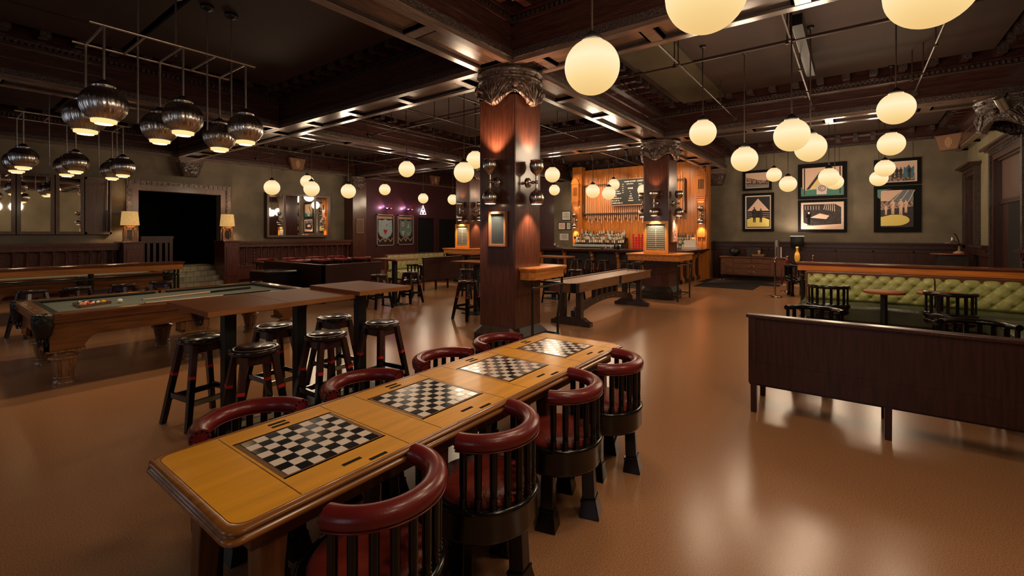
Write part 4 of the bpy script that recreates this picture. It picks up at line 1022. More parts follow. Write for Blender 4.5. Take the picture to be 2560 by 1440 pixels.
# ============================================================ BAR
BXF, BY0, BY1 = 14.9, 4.4, 10.0     # front of the counter, its right end and left end
t = thing('bar_counter', 'long dark bar counter with carved orange brackets', 'bar counter', (0, 0, 0))
m = MB(); m.box(BXF-.2, BY0-.2, 1.02, BXF+.55, BY1, 1.09); m.box(BXF+.55, BY0-.2, 1.02, 17.6, BY0+.5, 1.09); m.box(BXF-.17, BY0-.17, .99, BXF+.55, BY1, 1.02); obj('counter_top', m, 'mahogX', t, bevel=.01)
m = MB(); m.box(BXF+.15, BY0+.12, 0, BXF+.35, BY1, 1.0); m.box(BXF+.35, BY0+.12, 0, 17.6, BY0+.3, 1.0); m.box(BXF+.05, BY0+.05, 0, 17.6, BY0+.12, .12); m.box(BXF, BY0+.05, 0, BXF+.15, BY1, .12); obj('front_panel', m, 'plinth', t)
def bracket(kx, ky, ax):
    prof = [(0, 0), (.10, 0), (.12, .12), (.06, .25), (.05, .6), (.09, .76), (.14, .82), (.13, .9), (.22, .94), (.22, .99), (0, .99)]
    m = MB()
    if ax == 'x': m.prism([(BXF+.15-a_, b_) for a_, b_ in prof], ky-.05, ky+.05, ax='y')
    else: m.prism([(BY0+.12-a_, b_) for a_, b_ in prof], kx-.05, kx+.05, ax='x')
    obj('bracket', m, 'orange', t)
for y in (4.6, 5.7, 6.6, 7.6, 8.75, 9.8): bracket(0, y, 'x')
for x in (15.2, 15.9, 16.6, 17.3): bracket(x, 0, 'y')
# back bar
t = thing('back_bar', 'tall orange wood back wall of the bar with carved end posts', 'back bar', (0, 0, 0))
BB = 17.65
obj('panel', MB().box(BB, 4.5, 1.0, BB+.1, 9.5, 4.35), 'orange', t)
m = MB()
for k in range(13): m.box(BB-.006, 4.5+k*.4, 1.0, BB, 4.506+k*.4, 4.35)
obj('board_joint', m, 'sidewood', t)
obj('back_counter', MB().box(BB-.55, 4.5, 0, BB, 9.5, 1.0), 'plinth', t)
for y in (4.42, 9.56):
    m = MB().box(BB-.25, y-.22, 0, BB+.12, y+.22, 4.5)
    m.box(BB-.30, y-.13, 1.5, BB-.25, y+.13, 4.2)
    for k in range(3): m.cyl((BB-.27, y-.16+k*.16, 1.1), (BB-.27, y-.16+k*.16, 4.3), .022, n=8)
    obj('end_post', m, 'orange', t, bevel=.01)
    m = MB().box(BB-.42, y-.17, 3.0, BB-.25, y+.17, 3.75).prism([(BB-.25, 2.7), (BB-.42, 2.95), (BB-.42, 3.0), (BB-.25, 3.0)], y-.15, y+.15, ax='y')
    for k in range(4): m.box(BB-.45+k*.02, y-.17+k*.015, 2.98-k*.07, BB-.25, y+.17-k*.015, 3.03-k*.07)
    m.prism([(y-.19, 3.75), (y+.19, 3.75), (y+.12, 3.95), (y, 4.02), (y-.12, 3.95)], BB-.44, BB-.25, ax='x')
    c = obj('carved_corbel', m, 'orange', t)
    m = MB()
    for k in range(4): m.box(BB-.43, y-.09+k*.05, 3.25, BB-.418, y-.07+k*.05, 3.6)
    obj('carved_groove', m, 'void', c)
# cue rack with cues and menu
t = thing('cue_rack', 'wide wall rack of pool cues behind the bar', 'rack', (0, 0, 0)); RX = BB-.04
obj('back_board', MB().box(RX-.02, 5.08, 2.42, RX+.04, 9.28, 3.72), 'orange', t)
m = MB(); m.box(RX-.14, 5.05, 2.44, RX, 9.3, 2.49); m.box(RX-.12, 5.05, 3.66, RX, 9.3, 3.70); m.box(RX-.14, 5.05, 2.4, RX, 5.09, 3.72); m.box(RX-.14, 9.27, 2.4, RX, 9.31, 3.72); obj('shelf_rail', m, 'darkoak', t)
c0 = None
for k in range(46):
    y = 5.18+k*.0885
    if c0 is None: c0 = cue('cue standing in the wall rack behind the bar', (RX-.09, y, 4.0), (RX-.09, y, 2.30), 'pool cues in the bar wall rack', 1.05, 'maple')
    else: dup(c0, (RX-.09, y, 4.0-.06*((k*7) % 5)))
t = thing('menu_board', 'black chalk menu board hung over the cue rack', 'menu board', (RX-.2, 7.0, 3.3))
obj('slate', MB().box(-.02, -1.0, -.5, .02, .95, .52), 'boardk', t); m = MB(); m.box(-.03, -1.03, -.54, .03, .98, -.5); m.box(-.03, -1.03, .52, .03, .98, .55); obj('frame', m, 'framew', t)
L = [('\u2022GAME ROOM\u2022', -.16, .40, 1.1, 'CENTER'), ('\u2022BEER MENU\u2022', -.16, .31, .75, 'CENTER'), ('\u2022COCKTAILS\u2022', .12, .40, 1.1, 'LEFT'), ('WINE', -.14, .12, 1.25, 'CENTER'), ('9', -.16, .0, .8, 'CENTER'), ('10', -.12, -.09, .8, 'CENTER'), ('RED', -.12, -.18, .8, 'CENTER'), ('WHITE', -.12, -.27, .8, 'CENTER'), ('BUBBLES', -.12, -.36, .8, 'CENTER'), ('BEER', -.75, .38, 1.1, 'CENTER')]
for k, s_ in enumerate(('LITE', 'BIRRA', 'OLD STYLE', 'POP FORMAT', 'CIDERS', 'BOURBON 14', 'PILS LAP 14', 'LINEBACKER 15')): L.append((s_, -.94, .22-.095*k, 1, 'LEFT'))
for k in range(5): L.append(('~5~', -.50, .31-.085*k, .8, 'LEFT'))
for k, s_ in enumerate(('MULE', 'OLD FASHIONED', 'SPRITZ', 'SOUR', 'FIZZ', 'TODDY', 'NEGRONI', 'PUNCH')): L.append((s_, .2, .28-.09*k, .75, 'LEFT'))
obj('lettering', text_mb(L, .068, (-.022, 0, 0), (0, -1, 0), (0, 0, 1), (-1, 0, 0), MB()), 'chalk', t)
# bar lights above the back bar
for k, y in enumerate((5.3, 6.7, 8.1, 9.4)):
    t = thing('track_spotlight', 'ceiling spotlight aimed at the bar wall', 'spotlight', (15.9, y, 4.72), 0, 'ceiling spotlights over the bar')
    obj('can', MB().cyl((0, 0, 0), (.12, 0, -.22), .06), 'blackm', t)
    lamp('spot', 'SPOT', (.14, 0, -.26), 170, (1, .74, .45), .05, t, aim=(1, 0, -1.25), spot=R(85), blend=.8)
# bottles
def bottle(label, loc, mm, cap, lab, h, r, group):
    m = MB().lathe([(.001, 0), (r, 0), (r, h*.6), (r*.8, h*.68), (r*.36, h*.76), (r*.34, h*.97), (.001, h*.97)], n=12); t = obj('liquor_bottle', m, mm, loc=loc); tag(t, label, 'bottle', group)
    obj('label_band', MB().lathe([(r+.001, h*.15), (r+.001, h*.48)], n=12), lab, t); obj('stopper', MB().lathe([(.001, h*.95), (r*.42, h*.95), (r*.42, h*1.03), (.001, h*1.03)], n=8), cap, t)
    return t
kinds = [('clear bottle with white label', 'glass', 'blackm', 'paper'), ('dark bottle with white label', 'glassd', 'blackm', 'paper'), ('amber bottle with tan label', 'glassa', 'gold', 'tan'), ('green bottle with pale label', 'glassg', 'cpipe', 'peach'), ('amber bottle with cream label', 'glassa', 'blackm', 'white'), ('clear bottle with brown label', 'glass', 'cpipe', 'sidewood')]
protos = [bottle('%s in the bar bottle display' % k[0], (17.2, 9.45-i*.09, 1.22), k[1], k[2], k[3], .30+.015*(i % 3), .038, 'bottles on the bar display steps') for i, k in enumerate(kinds)]
bs = thing('bottle_steps', 'stepped black shelf carrying the liquor bottles behind the bar', 'shelf', (0, 0, 0))
for k, (x, z) in enumerate(((17.12, 1.22), (17.27, 1.34), (17.42, 1.46))):
    obj('step', MB().box(x-.06, 7.28, 1.0, x+.09, 9.52, z), 'blackm', bs)
    obj('step', MB().box(x-.06, 4.62, 1.0, x+.09, 5.35, z-.12), 'blackm', bs)
    n = 24
    for i in range(n):
        y = 9.45-i*.092+k*.03
        if k == 0 and i < 6: continue
        q = random.randrange(6); o = dup(protos[q], (x+.01, y, z)); s = random.uniform(.9, 1.22); o.scale = (random.uniform(.9, 1.1),)*2 + (s,)
    for i in range(8):
        q = random.randrange(6); dup(protos[q], (x+.01, 5.28-i*.088, z-.12))
# glasses row
gm_ = MB().lathe([(.03, 0), (.034, .10), (.032, .10), (.027, .006), (.001, .006)], n=10)
g0 = tag(obj('drinking_glass', gm_, 'glass', loc=(16.85, 9.4, 1.09)), 'clear tumbler in the rows of glasses below the bottles', 'glass', 'tumblers lined up under the bottles')
for r_ in range(2):
    for i in range(28):
        if r_ or i: dup(g0, (16.85+r_*.08, 9.4-i*.075, 1.09))
for i in range(9): dup(g0, (16.85, 5.35-i*.08, 1.09))
obj_ = tag(obj('glass_shelf', MB().box(16.78, 7.25, 1.05, 17.02, 9.5, 1.09).box(16.78, 4.6, 1.05, 17.02, 5.45, 1.09).box(16.86, 4.6, 0, 16.94, 9.5, 1.05), 'blackm'), 'black shelf under the rows of tumblers', 'shelf')
rc = MB().lathe([(.028, 0), (.037, .125), (.034, .125), (.026, .008), (.001, .008)], n=12)
r0 = tag(obj('red_tumbler', rc, 'redcup', loc=(15.2, 6.14, 1.09)), 'red plastic tumbler in the stacks on the bar counter', 'tumbler', 'red tumblers stacked on the bar')
for i in range(7):
    for k in range(4 if i % 3 else 5):
        if i or k: dup(r0, (15.2+(i % 2)*.1, 6.14-i*.055, 1.09+k*.1))
for i, (y, lb, mm, h, r) in enumerate(((9.3, 'steel shaker tin', 'cpipe', .17, .045), (9.15, 'short steel jigger', 'cpipe', .08, .03), (7.3, 'small brass topped jar', 'gold', .10, .035), (7.15, 'small clear jar', 'glass', .11, .035), (6.95, 'white straw holder', 'white', .12, .03), (6.8, 'small syrup bottle', 'glassd', .2, .03), (6.68, 'black napkin caddy', 'blackm', .14, .06))):
    tag(obj('bar_jar', MB().lathe([(.001, 0), (r, 0), (r, h*.8), (r*.7, h), (.001, h)], n=12), mm, loc=(15.15, y, 1.09)), '%s standing on the bar counter' % lb, 'bar ware')
tag(obj('cash_register', MB().box(-.2, -.25, 0, .2, .25, .08).prism([(-.1, .08), (-.05, .32), (0, .32), (.1, .08)], -.2, .2, ax='y'), 'white', loc=(16.6, 4.6, 1.09)), 'pale till with curled cable at the right end of the bar', 'till')
for k, z in enumerate((0,)):
    tag(obj('serving_tray', MB().box(-.2, -.3, 0, .2, .3, .03), 'cpipe', loc=(15.1, 8.8, 1.09)), 'flat steel tray on the left part of the bar', 'tray')

# ============================================================ SCONCES
def sconce(label, loc, rz, group, W=SCONCE_W, s=1.0, W2=60):
    """projects to -y from a wall at y = 0"""
    t = thing('wall_sconce', label, 'wall lamp', loc, rz, group); t.scale = (s, s, s)
    obj('wall_plate', MB().lathe([(.001, 0), (.07, 0), (.072, .015), (.05, .03), (.02, .035)], n=20), 'steelb', t).rotation_euler = (PI/2, 0, 0)
    m = MB().sweep([(0, -.02, 0), (0, -.1, 0), (0, -.15, 0)], .014, 8); m.sphere((0, -.09, 0), .026, 10); m.sphere((0, -.15, 0), .03, 10); m.cyl((0, -.15, -.12), (0, -.15, .12), .016)
    m.lathe([(.016, -.12), (.03, -.11), (.016, -.09)], (0, -.15, 0), 12); m.lathe([(.016, .09), (.03, .11), (.016, .12)], (0, -.15, 0), 12); obj('arm', m, 'steelb', t)
    rf = lambda q, z: 1-.045*abs(math.sin(q*9))
    up = MB().lathe([(.02, .10), (.045, .12), (.082, .16), (.100, .215), (.098, .265), (.082, .31), (.079, .31), (.09, .27)], (0, -.15, 0), 108, rf=rf); c = obj('upper_cup', up, 'steelb', t)
    m = MB(); [m.sphere((.086*math.cos(q), -.15+.086*math.sin(q), .312), .007, 6) for q in [2*PI*k/20 for k in range(20)]]; obj('bead_rim', m, 'steelb', c)
    obj('glass', MB().lathe([(.001, .295), (.07, .295), (.066, .312), (.001, .314)], (0, -.15, 0), 20), 'tip', c)
    dn = MB().lathe([(.08, -.27), (.082, -.31), (.085, -.31), (.102, -.265), (.108, -.215), (.09, -.16), (.045, -.12), (.02, -.10)], (0, -.15, 0), 108, rf=rf); c = obj('lower_cup', dn, 'steelb', t)
    m = MB(); [m.sphere((.083*math.cos(q), -.15+.083*math.sin(q), -.312), .007, 6) for q in [2*PI*k/20 for k in range(20)]]; obj('bead_rim', m, 'steelb', c)
    obj('glass', MB().lathe([(.001, -.320), (.072, -.318), (.076, -.295), (.001, -.295)], (0, -.15, 0), 20), 'tip', c)
    lamp('up_light', 'SPOT', (0, -.15, .33), W, (1, .55, .3), .03, t, aim=(0, .16, 1), spot=R(95), blend=.7)
    lamp('down_light', 'SPOT', (0, -.15, -.33), W2, (1, .62, .38), .03, t, aim=(0, .10, -1), spot=R(90), blend=.7)
    return t
gs = 'double ended sconces on the columns'
hw = .32
ZSC = 2.38
s0 = sconce('bronze double sconce on the left face of the nearest column', (5.42-hw, 4.10+.0, ZSC), -PI/2, gs)
dup(s0, (5.42, 4.10-hw, ZSC), 0, 'bronze double sconce on the right face of the nearest column')
s0 = sconce('bronze double sconce on the left end post of the bar', (17.35, 9.58, 2.2), -PI/2, gs, 14, W2=55)
for (cx_, cy_, nm) in ((11.66, 3.98, 'score-board column'), (11.66, 10.60, 'farthest column')):
    dup(s0, (cx_-hw, cy_, ZSC+.02), -PI/2, 'bronze double sconce on the left face of the %s' % nm)
    dup(s0, (cx_, cy_-hw, ZSC+.02), 0, 'bronze double sconce on the right face of the %s' % nm)
dup(s0, (11.66, 3.98+hw, ZSC+.02), PI, 'bronze double sconce on the hidden far side of the score-board column')
dup(s0, (BB-.3, 4.42, 2.32), -PI/2, 'bronze double sconce on the right end post of the bar')

# ============================================================ BOARDS ON COLUMNS
def cboard(label, loc, w_, h_, fmat, inner, name='chalkboard', dep_=.05, lines=0):
    """on a face looking to -x"""
    t = thing(name, label, 'board', loc)
    f = .035 if not lines else .07; m = MB(); m.box(-dep_, -w_/2, 0, 0, -w_/2+f, h_); m.box(-dep_, w_/2-f, 0, 0, w_/2, h_); m.box(-dep_, -w_/2+f, 0, 0, w_/2-f, f); m.box(-dep_, -w_/2+f, h_-f, 0, w_/2-f, h_)
    obj('frame', m, fmat, t, bevel=.003); obj('slate', MB().box(-.02, -w_/2+f, f, -.005, w_/2-f, h_-f), inner, t)
    if lines:
        m = MB(); a_ = w_/2-f-.02
        for k in range(10): z = f+.09+k*(h_-2*f-.22)/9; m.box(-.023, -a_, z, -.02, a_, z+.006)
        m.box(-.023, -.003, f+.09, -.02, .003, h_-f-.12); obj('score_lines', m, 'chalk', t)
        obj('lettering', text_mb([('SHUFFLEBOARD', 0, h_-f-.085, .82, 'CENTER'), ('DO NOT PLACE DRINKS HERE', 0, f+.025, .42, 'CENTER')], .075, (-.021, 0, 0), (0, -1, 0), (0, 0, 1), (-1, 0, 0), MB()), 'chalk', t)
        m = MB()
        for y in (-w_/2+f/2, w_/2-f/2):
            for z in (f/2+.02, h_-f/2-.02): m.cyl((-dep_-.002, y, z), (-dep_+.003, y, z), .01, n=8)
        obj('screw', m, 'sidewood', t)
    return t
cboard('blank slate in a pale wood frame on the nearest column', (5.42-hw-.004, 4.06, 1.46), .31, .50, 'framew', 'board')
sb = cboard('orange-framed shuffleboard score board on the column before the bar', (11.66-hw-.004, 3.98, 1.15), .62, .80, 'frameo', 'cham', 'score_board', lines=1)
dup(sb, (11.66-hw-.004, 10.60, 1.15), label='orange-framed score board on the farthest column')
t = cboard('narrow framed notice on the side of the score-board column', (11.66, 3.98-hw-.004, 1.42), .42, .72, 'framew', 'sepia', 'framed_notice'); t.rotation_euler = (0, 0, PI/2)

# ============================================================ SIDEBOARD CORNER
t = thing('sideboard', 'low dark wood sideboard on thin legs against the end wall', 'sideboard', (17.55, 2.80, 0))
m = MB().box(-.22, -.97, .2, .22, .97, .80); m.box(-.26, -1.0, .80, .24, 1.0, .84); obj('body', m, 'sidewood', t, bevel=.004)
for y in (-.93, .93):
    for x in (-.18, .18): obj('leg', MB().box(x-.02, y-.02, 0, x+.02, y+.02, .2), 'blackm', t)
for y0, y1 in ((.58, .94), (-.94, -.58)):
    o = obj('door', MB().box(-.235, y0, .24, -.22, y1, .78).box(-.238, y0+.05, .29, -.235, (y0+y1)/2-.02, .73).box(-.238, (y0+y1)/2+.02, .29, -.235, y1-.05, .73), 'sidewood', t, bevel=.003); obj('knob', MB().sphere((-.25, y0+.05 if y0 > 0 else y1-.05, .5), .012, 8), 'gold', o)
for (z0, z1, n2) in ((.62, .78, 2), (.44, .60, 1), (.24, .42, 1)):
    for k in range(n2):
        y0 = -.55+k*1.1/n2; y1 = y0+1.1/n2-.02
        o = obj('drawer', MB().box(-.235, y0, z0, -.22, y1, z1), 'sidewood', t, bevel=.003)
        yc = (y0+y1)/2
        if n2 == 2: obj('knob', MB().sphere((-.25, yc, (z0+z1)/2), .015, 8), 'gold', o)
        else: obj('pull', MB().sweep([(-.235, yc-.09, (z0+z1)/2+.01), (-.265, yc-.06, (z0+z1)/2-.01), (-.265, yc+.06, (z0+z1)/2-.01), (-.235, yc+.09, (z0+z1)/2+.01)], .009, 6), 'gold', o)
tag(obj('display_box', MB().box(-.1, -.22, 0, .12, .22, .32).box(-.11, -.19, .03, -.1, .19, .29), 'ink', loc=(17.6, 2.75, .84)), 'dark box standing at the middle of the sideboard', 'box')
tag(obj('black_bag', MB().sphere((0, 0, .16), .18, 14, sz=.9), 'leatherk', loc=(17.55, 3.35, .84)), 'round black bag on the left of the sideboard', 'bag')
tag(obj('wooden_crate', MB().box(-.1, -.2, 0, .1, .2, .02).box(-.1, -.2, 0, -.09, .2, .1).box(.09, -.2, 0, .1, .2, .1).box(-.1, -.2, 0, .1, -.19, .1).box(-.1, .19, 0, .1, .2, .1), 'oakmid', loc=(17.45, 2.60, .84)), 'low wooden crate on the sideboard', 'crate')
tag(obj('cork_figure', MB().lathe([(.001, 0), (.035, 0), (.03, .08), (.02, .1), (.045, .13), (.04, .2), (.001, .21)], n=10), 'tan', loc=(17.45, 2.58, .86)), 'small pale turned object standing in the crate', 'ornament')
t = thing('cup_dispenser', 'tall upright steel cylinder at the right end of the sideboard', 'dispenser', (17.45, 2.05, .84))
obj('tube', MB().cyl((0, 0, 0), (0, 0, .57), .085, n=24), 'cpipe', t); obj('slot', MB().box(-.092, -.012, .05, -.08, .012, .35), 'void', t); obj('side_pole', MB().cyl((-.02, -.12, 0), (-.02, -.12, .35), .02), 'white', t)
t = thing('pedestal_table', 'small black side table under the bowling-pin lamp', 'side table', (17.5, 1.48, 0))
obj('tabletop', MB().lathe([(.001, .66), (.2, .66), (.22, .7), (.001, .71)], n=24), 'black', t); obj('base', MB().lathe([(.16, 0), (.14, .05), (.05, .1), (.05, .66)], n=16), 'black', t)
t = thing('table_lamp', 'lamp with black drum shade and amber bowling-pin base', 'table lamp', (17.5, 1.48, .71))
obj('lamp_base', MB().lathe([(.05, 0), (.075, .08), (.085, .16), (.07, .26), (.035, .36), (.03, .4), (.042, .46), (.03, .52), (.001, .53)], n=20), 'amber', t)
m = MB(); n = 32; m.add([(.19*math.cos(2*PI*i/n), .19*math.sin(2*PI*i/n), z_) for z_ in (.50, .84) for i in range(n)], [(i, (i+1) % n, n+(i+1) % n, n+i) for i in range(n)], 0, True)
s = obj('drum_shade', m, 'rubber', t); sol = s.modifiers.new('thick', 'SOLIDIFY'); sol.thickness = .004
m = MB().sweep([(.19*math.cos(2*PI*k/32), .19*math.sin(2*PI*k/32), .842) for k in range(33)], .005, 6, cap=False); obj('shade_rim', m, 'tip', t)
lamp('bulb', 'POINT', (0, 0, .78), 55, (1, .78, .6), .04, t)
tag(obj('floor_mat', MB().box(16.15, 1.85, .002, 17.3, 4.2, .014).box(14.75, 2.35, .002, 16.15, 4.0, .014), 'rubber'), 'large black rubber floor mat in front of the sideboard', 'mat')
tag(obj('floor_mat', MB().box(13.1, 4.2, .002, 13.9, 6.0, .014), 'rubber'), 'small black mat on the floor beside the score-board column', 'mat')
def stanchion(label, x, y):
    t = thing('stanchion', label, 'stanchion', (x, y, 0), 0, 'brass rope stanchions')
    obj('base', MB().lathe([(.001, 0), (.17, 0), (.17, .02), (.12, .035), (.03, .05)], n=28), 'gold', t)
    m = MB().cyl((0, 0, .03), (0, 0, .93), .022); m.lathe([(.022, .88), (.035, .89), (.03, .92), (.022, .94), (.03, .96), (.032, .985), (.02, 1.01), (.001, 1.015)], n=14); obj('pole', m, 'gold', t); return t
S = [(13.5, 1.63), (14.9, 1.50), (15.9, .95)]
for (x, y), lb in zip(S, ('nearest', 'middle', 'farthest')): stanchion('%s brass stanchion with rope by the sideboard' % lb, x, y)
for i, (p, q) in enumerate(((S[0], S[1]), (S[1], S[2]))):
    if i == 0: continue
    P_ = [(p[0]+(q[0]-p[0])*k/12, p[1]+(q[1]-p[1])*k/12, .86-.5*math.sin(PI*k/12)) for k in range(13)]
    tag(obj('velvet_rope', MB().sweep(P_, .022, 8), 'rope'), 'crimson rope slung between the two back stanchions', 'rope')
tag(obj('velvet_rope', MB().sweep([(14.86, 1.5, .9), (14.83, 1.52, .6), (14.75, 1.55, .3), (14.7, 1.6, .22), (14.65, 1.62, .4), (14.72, 1.6, .7), (14.86, 1.52, .9)], .02, 8), 'rope'), 'crimson rope hanging doubled from the middle stanchion', 'rope')

# ============================================================ BLACK SLAT CHAIRS (right)
def slat_chair(label, group, loc, rz):
    """faces +y, slatted curved back on -y"""
    t = thing('slat_chair', label, 'chair', loc, rz, group); Rr = .27
    A = [R(-165+150*k/24) for k in range(25)]
    m = MB().sweep([(Rr*math.cos(a), Rr*math.sin(a), .80) for k, a in enumerate(A)], [.032]*25, 10, sq=.9); obj('top_rail', m, 'black', t)
    obj('lower_rail', MB().sweep([(Rr*math.cos(a), Rr*math.sin(a), .50) for a in A], .032, 8, sq=1.3), 'black', t)
    for k in range(8):
        a = R(-160+140*k/7); x, y = Rr*math.cos(a), Rr*math.sin(a)
        obj('slat', MB().bar((x, y, .44), (x, y, .79), .036, .018, up=(math.cos(a), math.sin(a), 0)), 'black', t)
    obj('seat', MB().lathe([(.001, .36), (.25, .36), (.275, .38), (.275, .44), (.25, .455), (.001, .46)], n=32), 'black', t)
    for k in range(4):
        a = R(45+90*k); x, y = .19*math.cos(a), .19*math.sin(a); m = MB().bar((x, y, .37), (x*1.05, y*1.05, .1), .055, .055); m.bar((x*1.05, y*1.05, .1), (x*1.1, y*1.1, 0), .065, .065, w2=.085, h2=.085); obj('leg', m, 'black', t)
    return t
gc = 'black slat-back chairs around the green sofa'
s1 = slat_chair('black slat-back chair before the green sofa, left one', gc, (8.95, .33, 0), -PI/2)
dup(s1, (8.85, -1.08, 0), -PI/2, 'black slat-back chair before the green sofa, right one')
dup(s1, (5.95, .36, 0), PI/2-.1, 'black chair whose top shows over the dark bench, left one')
dup(s1, (5.90, -.93, 0), PI/2+.05, 'black chair whose top shows over the dark bench, right one')
dup(s1, (14.1, 1.2, 0), PI+.35, 'black slat-back chair beyond the left end of the right drink rail')
dup(s1, (7.9, 9.2, 0), PI/2, 'black slat-back chair at the tall tables before the small green sofa')
def round_table(label, loc):
    t = thing('round_table', label, 'table', loc, 0, 'round pedestal tables by the green sofa')
    obj('tabletop', MB().lathe([(.001, .705), (.26, .705), (.268, .715), (.268, .735), (.26, .742), (.001, .742)], n=40), 'pubtop', t)
    obj('post', MB().cyl((0, 0, .02), (0, 0, .705), .045, n=16), 'blackm', t); obj('base', MB().lathe([(.001, 0), (.25, 0), (.25, .015), (.05, .04)], n=28), 'blackm', t); return t
round_table('round brown pedestal table in front of the green sofa', (9.25, -.38, 0))
round_table('second round table behind the right slat-back chair', (9.5, -1.05, 0))

# ============================================================ SOFAS, BENCHES, BOOTH
def tufted(L_, z0, z1, bx_, rows, thick, mb=None, m=0, curve=0):
    """tufted back: surface spans u = 0..L along +y, facing -x at x = 0"""
    mb = mb or MB(); nu, nv = int(L_*84), 56; pitch = bx_; H_ = z1-z0; vp = H_/(rows+.35)
    def fn(u, v):
        y = u*L_; z = z0+v*H_; d = 0
        best = 9
        for r_ in range(rows):
            zb = z0+vp*(r_+.85); off = (r_ % 2)*.5
            k = round(y/pitch-off-.25); yb = (k+off+.25)*pitch
            dd = math.hypot((y-yb), (z-zb)*1.0); best = min(best, dd)
        d -= .034*math.exp(-(best/.022)**2) + .016*math.exp(-(best/.07)**2)
        # diagonal creases
        q = (z-z0-vp*.85)/vp; p = y/pitch-.25
        c1_ = abs(((p-q*.5)+.5) % 1-.5); c2_ = abs(((p+q*.5)+.5) % 1-.5)
        d -= .009*math.exp(-(min(c1_, c2_)/.05)**2)*(1 if q > -.3 else .4)*(1 if q < rows-.75 else max(0, 1-(q-rows+.75)/.25))
        bulge = thick*(1-abs(2*v-1)**6)
        return (-(bulge+.03+d) + .06*v, y, z)
    mb.grid(fn, nu, nv, m); return mb
def buttons(t_, L_, z0, z1, pitch, rows, thick):
    m = MB(); H_ = z1-z0; vp = H_/(rows+.35)
    for r_ in range(rows):
        zb = z0+vp*(r_+.85); k = 0
        while (k+(r_ % 2)*.5+.25)*pitch < L_:
            y = (k+(r_ % 2)*.5+.25)*pitch; v = (zb-z0)/H_; m.sphere((-(thick-.055)+.06*v, y, zb), .011, 6); k += 1
    return obj('button', m, 'green', t_, kind=None)
# long sofa, faces -x, along y; its corner section turns towards the camera
SX = 10.05
t = thing('tufted_sofa', 'long green tufted leather corner sofa under the drink rail', 'sofa', (SX, -2.2, 0))
def seatblock(mb, x0, y0, x1, y1, z0, z1):
    nx, ny = 12, max(8, int(abs(y1-y0)*8))
    def fn(u, v): return (x0+(x1-x0)*u, y0+(y1-y0)*v, z1-.05*(abs(2*u-1)**8)-.03*(abs(2*v-1)**12)+.012*noise.noise((u*4, v*12, 3)))
    mb.grid(fn, nx, ny); mb.box(x0, y0, z0, x1, y1, z1-.05)
obj('back_left', tufted(1.72, .44, .93, .19, 4, .08), 'green', t).location = (0, 1.16, 0)
obj('back_right', tufted(1.14, .44, .93, .22, 4, .08), 'green', t).location = (0, 0, 0)
b1 = buttons(t, 1.72, .44, .93, .19, 4, .08); b1.location = (0, 1.16, 0)
b1 = buttons(t, 1.14, .44, .93, .22, 4, .08)
obj('back_frame', MB().box(0, 0, .1, .10, 2.90, .945).box(-.05, 2.88, .3, .1, 2.92, .93), 'sidewood', t, bevel=.01)
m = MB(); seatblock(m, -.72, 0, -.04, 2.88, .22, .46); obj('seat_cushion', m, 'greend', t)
m = MB().sphere((-.60, 2.88, .36), .12, 14, sz=.9); m.cyl((-.62, 2.88, .36), (-.1, 2.88, .36), .10, n=16); obj('seat_roll', m, 'greend', t)
obj('base_panel', MB().box(-.68, 0, .12, 0, 2.86, .24), 'darkoak', t)
for y in (.2, 1.1, 2.0, 2.85):
    for x in (-.64, -.05): obj('leg', MB().bar((x, y, .14), (x, y, 0), .06, .06, w2=.04, h2=.04), 'darkoak', t)
c = obj('corner_back', tufted(3.0, .44, .93, .22, 4, .08), 'green', t); c.location = (-.05, -.02, 0); c.rotation_euler = (0, 0, PI/2)
obj('corner_frame', MB().box(-3.1, -.15, .1, 0, -.02, .97), 'sidewood', t, bevel=.01)
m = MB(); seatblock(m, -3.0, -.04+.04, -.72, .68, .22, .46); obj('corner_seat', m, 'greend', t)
def bench(label, loc, rz, L_, feet, h=.90, group=None):
    """high panelled bench back facing -x; seat on +x; runs from y = 0 to -L"""
    t = thing('bench', label, 'bench', loc, rz, group)
    obj('back_panel', MB().box(0, -L_, .27, .04, 0, h-.03), 'mahog', t)
    obj('top_cap', MB().box(-.02, -L_-.02, h-.03, .08, .02, h), 'mahogX', t, bevel=.006)
    m = MB().box(-.012, -L_, .27, 0, 0, .40); m.box(-.008, -L_, .40, 0, 0, .46); obj('lower_rail', m, 'mahog', t)
    for y in (-.03, -L_+.03): obj('stile', MB().box(-.014, y-.03, .40, .05, y+.03, h-.03), 'mahog', t)
    for y in feet:
        for x in (.02, .55): obj('leg', MB().bar((x, y, .44 if x < .1 else .3), (x, y, 0), .05, .06, w2=.045, h2=.05), 'mahog', t)
    obj('seat_frame', MB().box(.04, -L_, .24, .58, 0, .34), 'mahog', t)
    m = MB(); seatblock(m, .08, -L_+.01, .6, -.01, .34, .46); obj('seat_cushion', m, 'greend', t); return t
b0 = bench('long dark mahogany bench seen from behind at the right edge', (4.70, .78, 0), 0, 3.1, (-.04, -1.0, -1.97, -3.0))
dup(b0, (8.86, 9.80, 0), PI/2, 'dark bench seen from behind in front of the small green sofa').scale = (1, .5, 1.06)
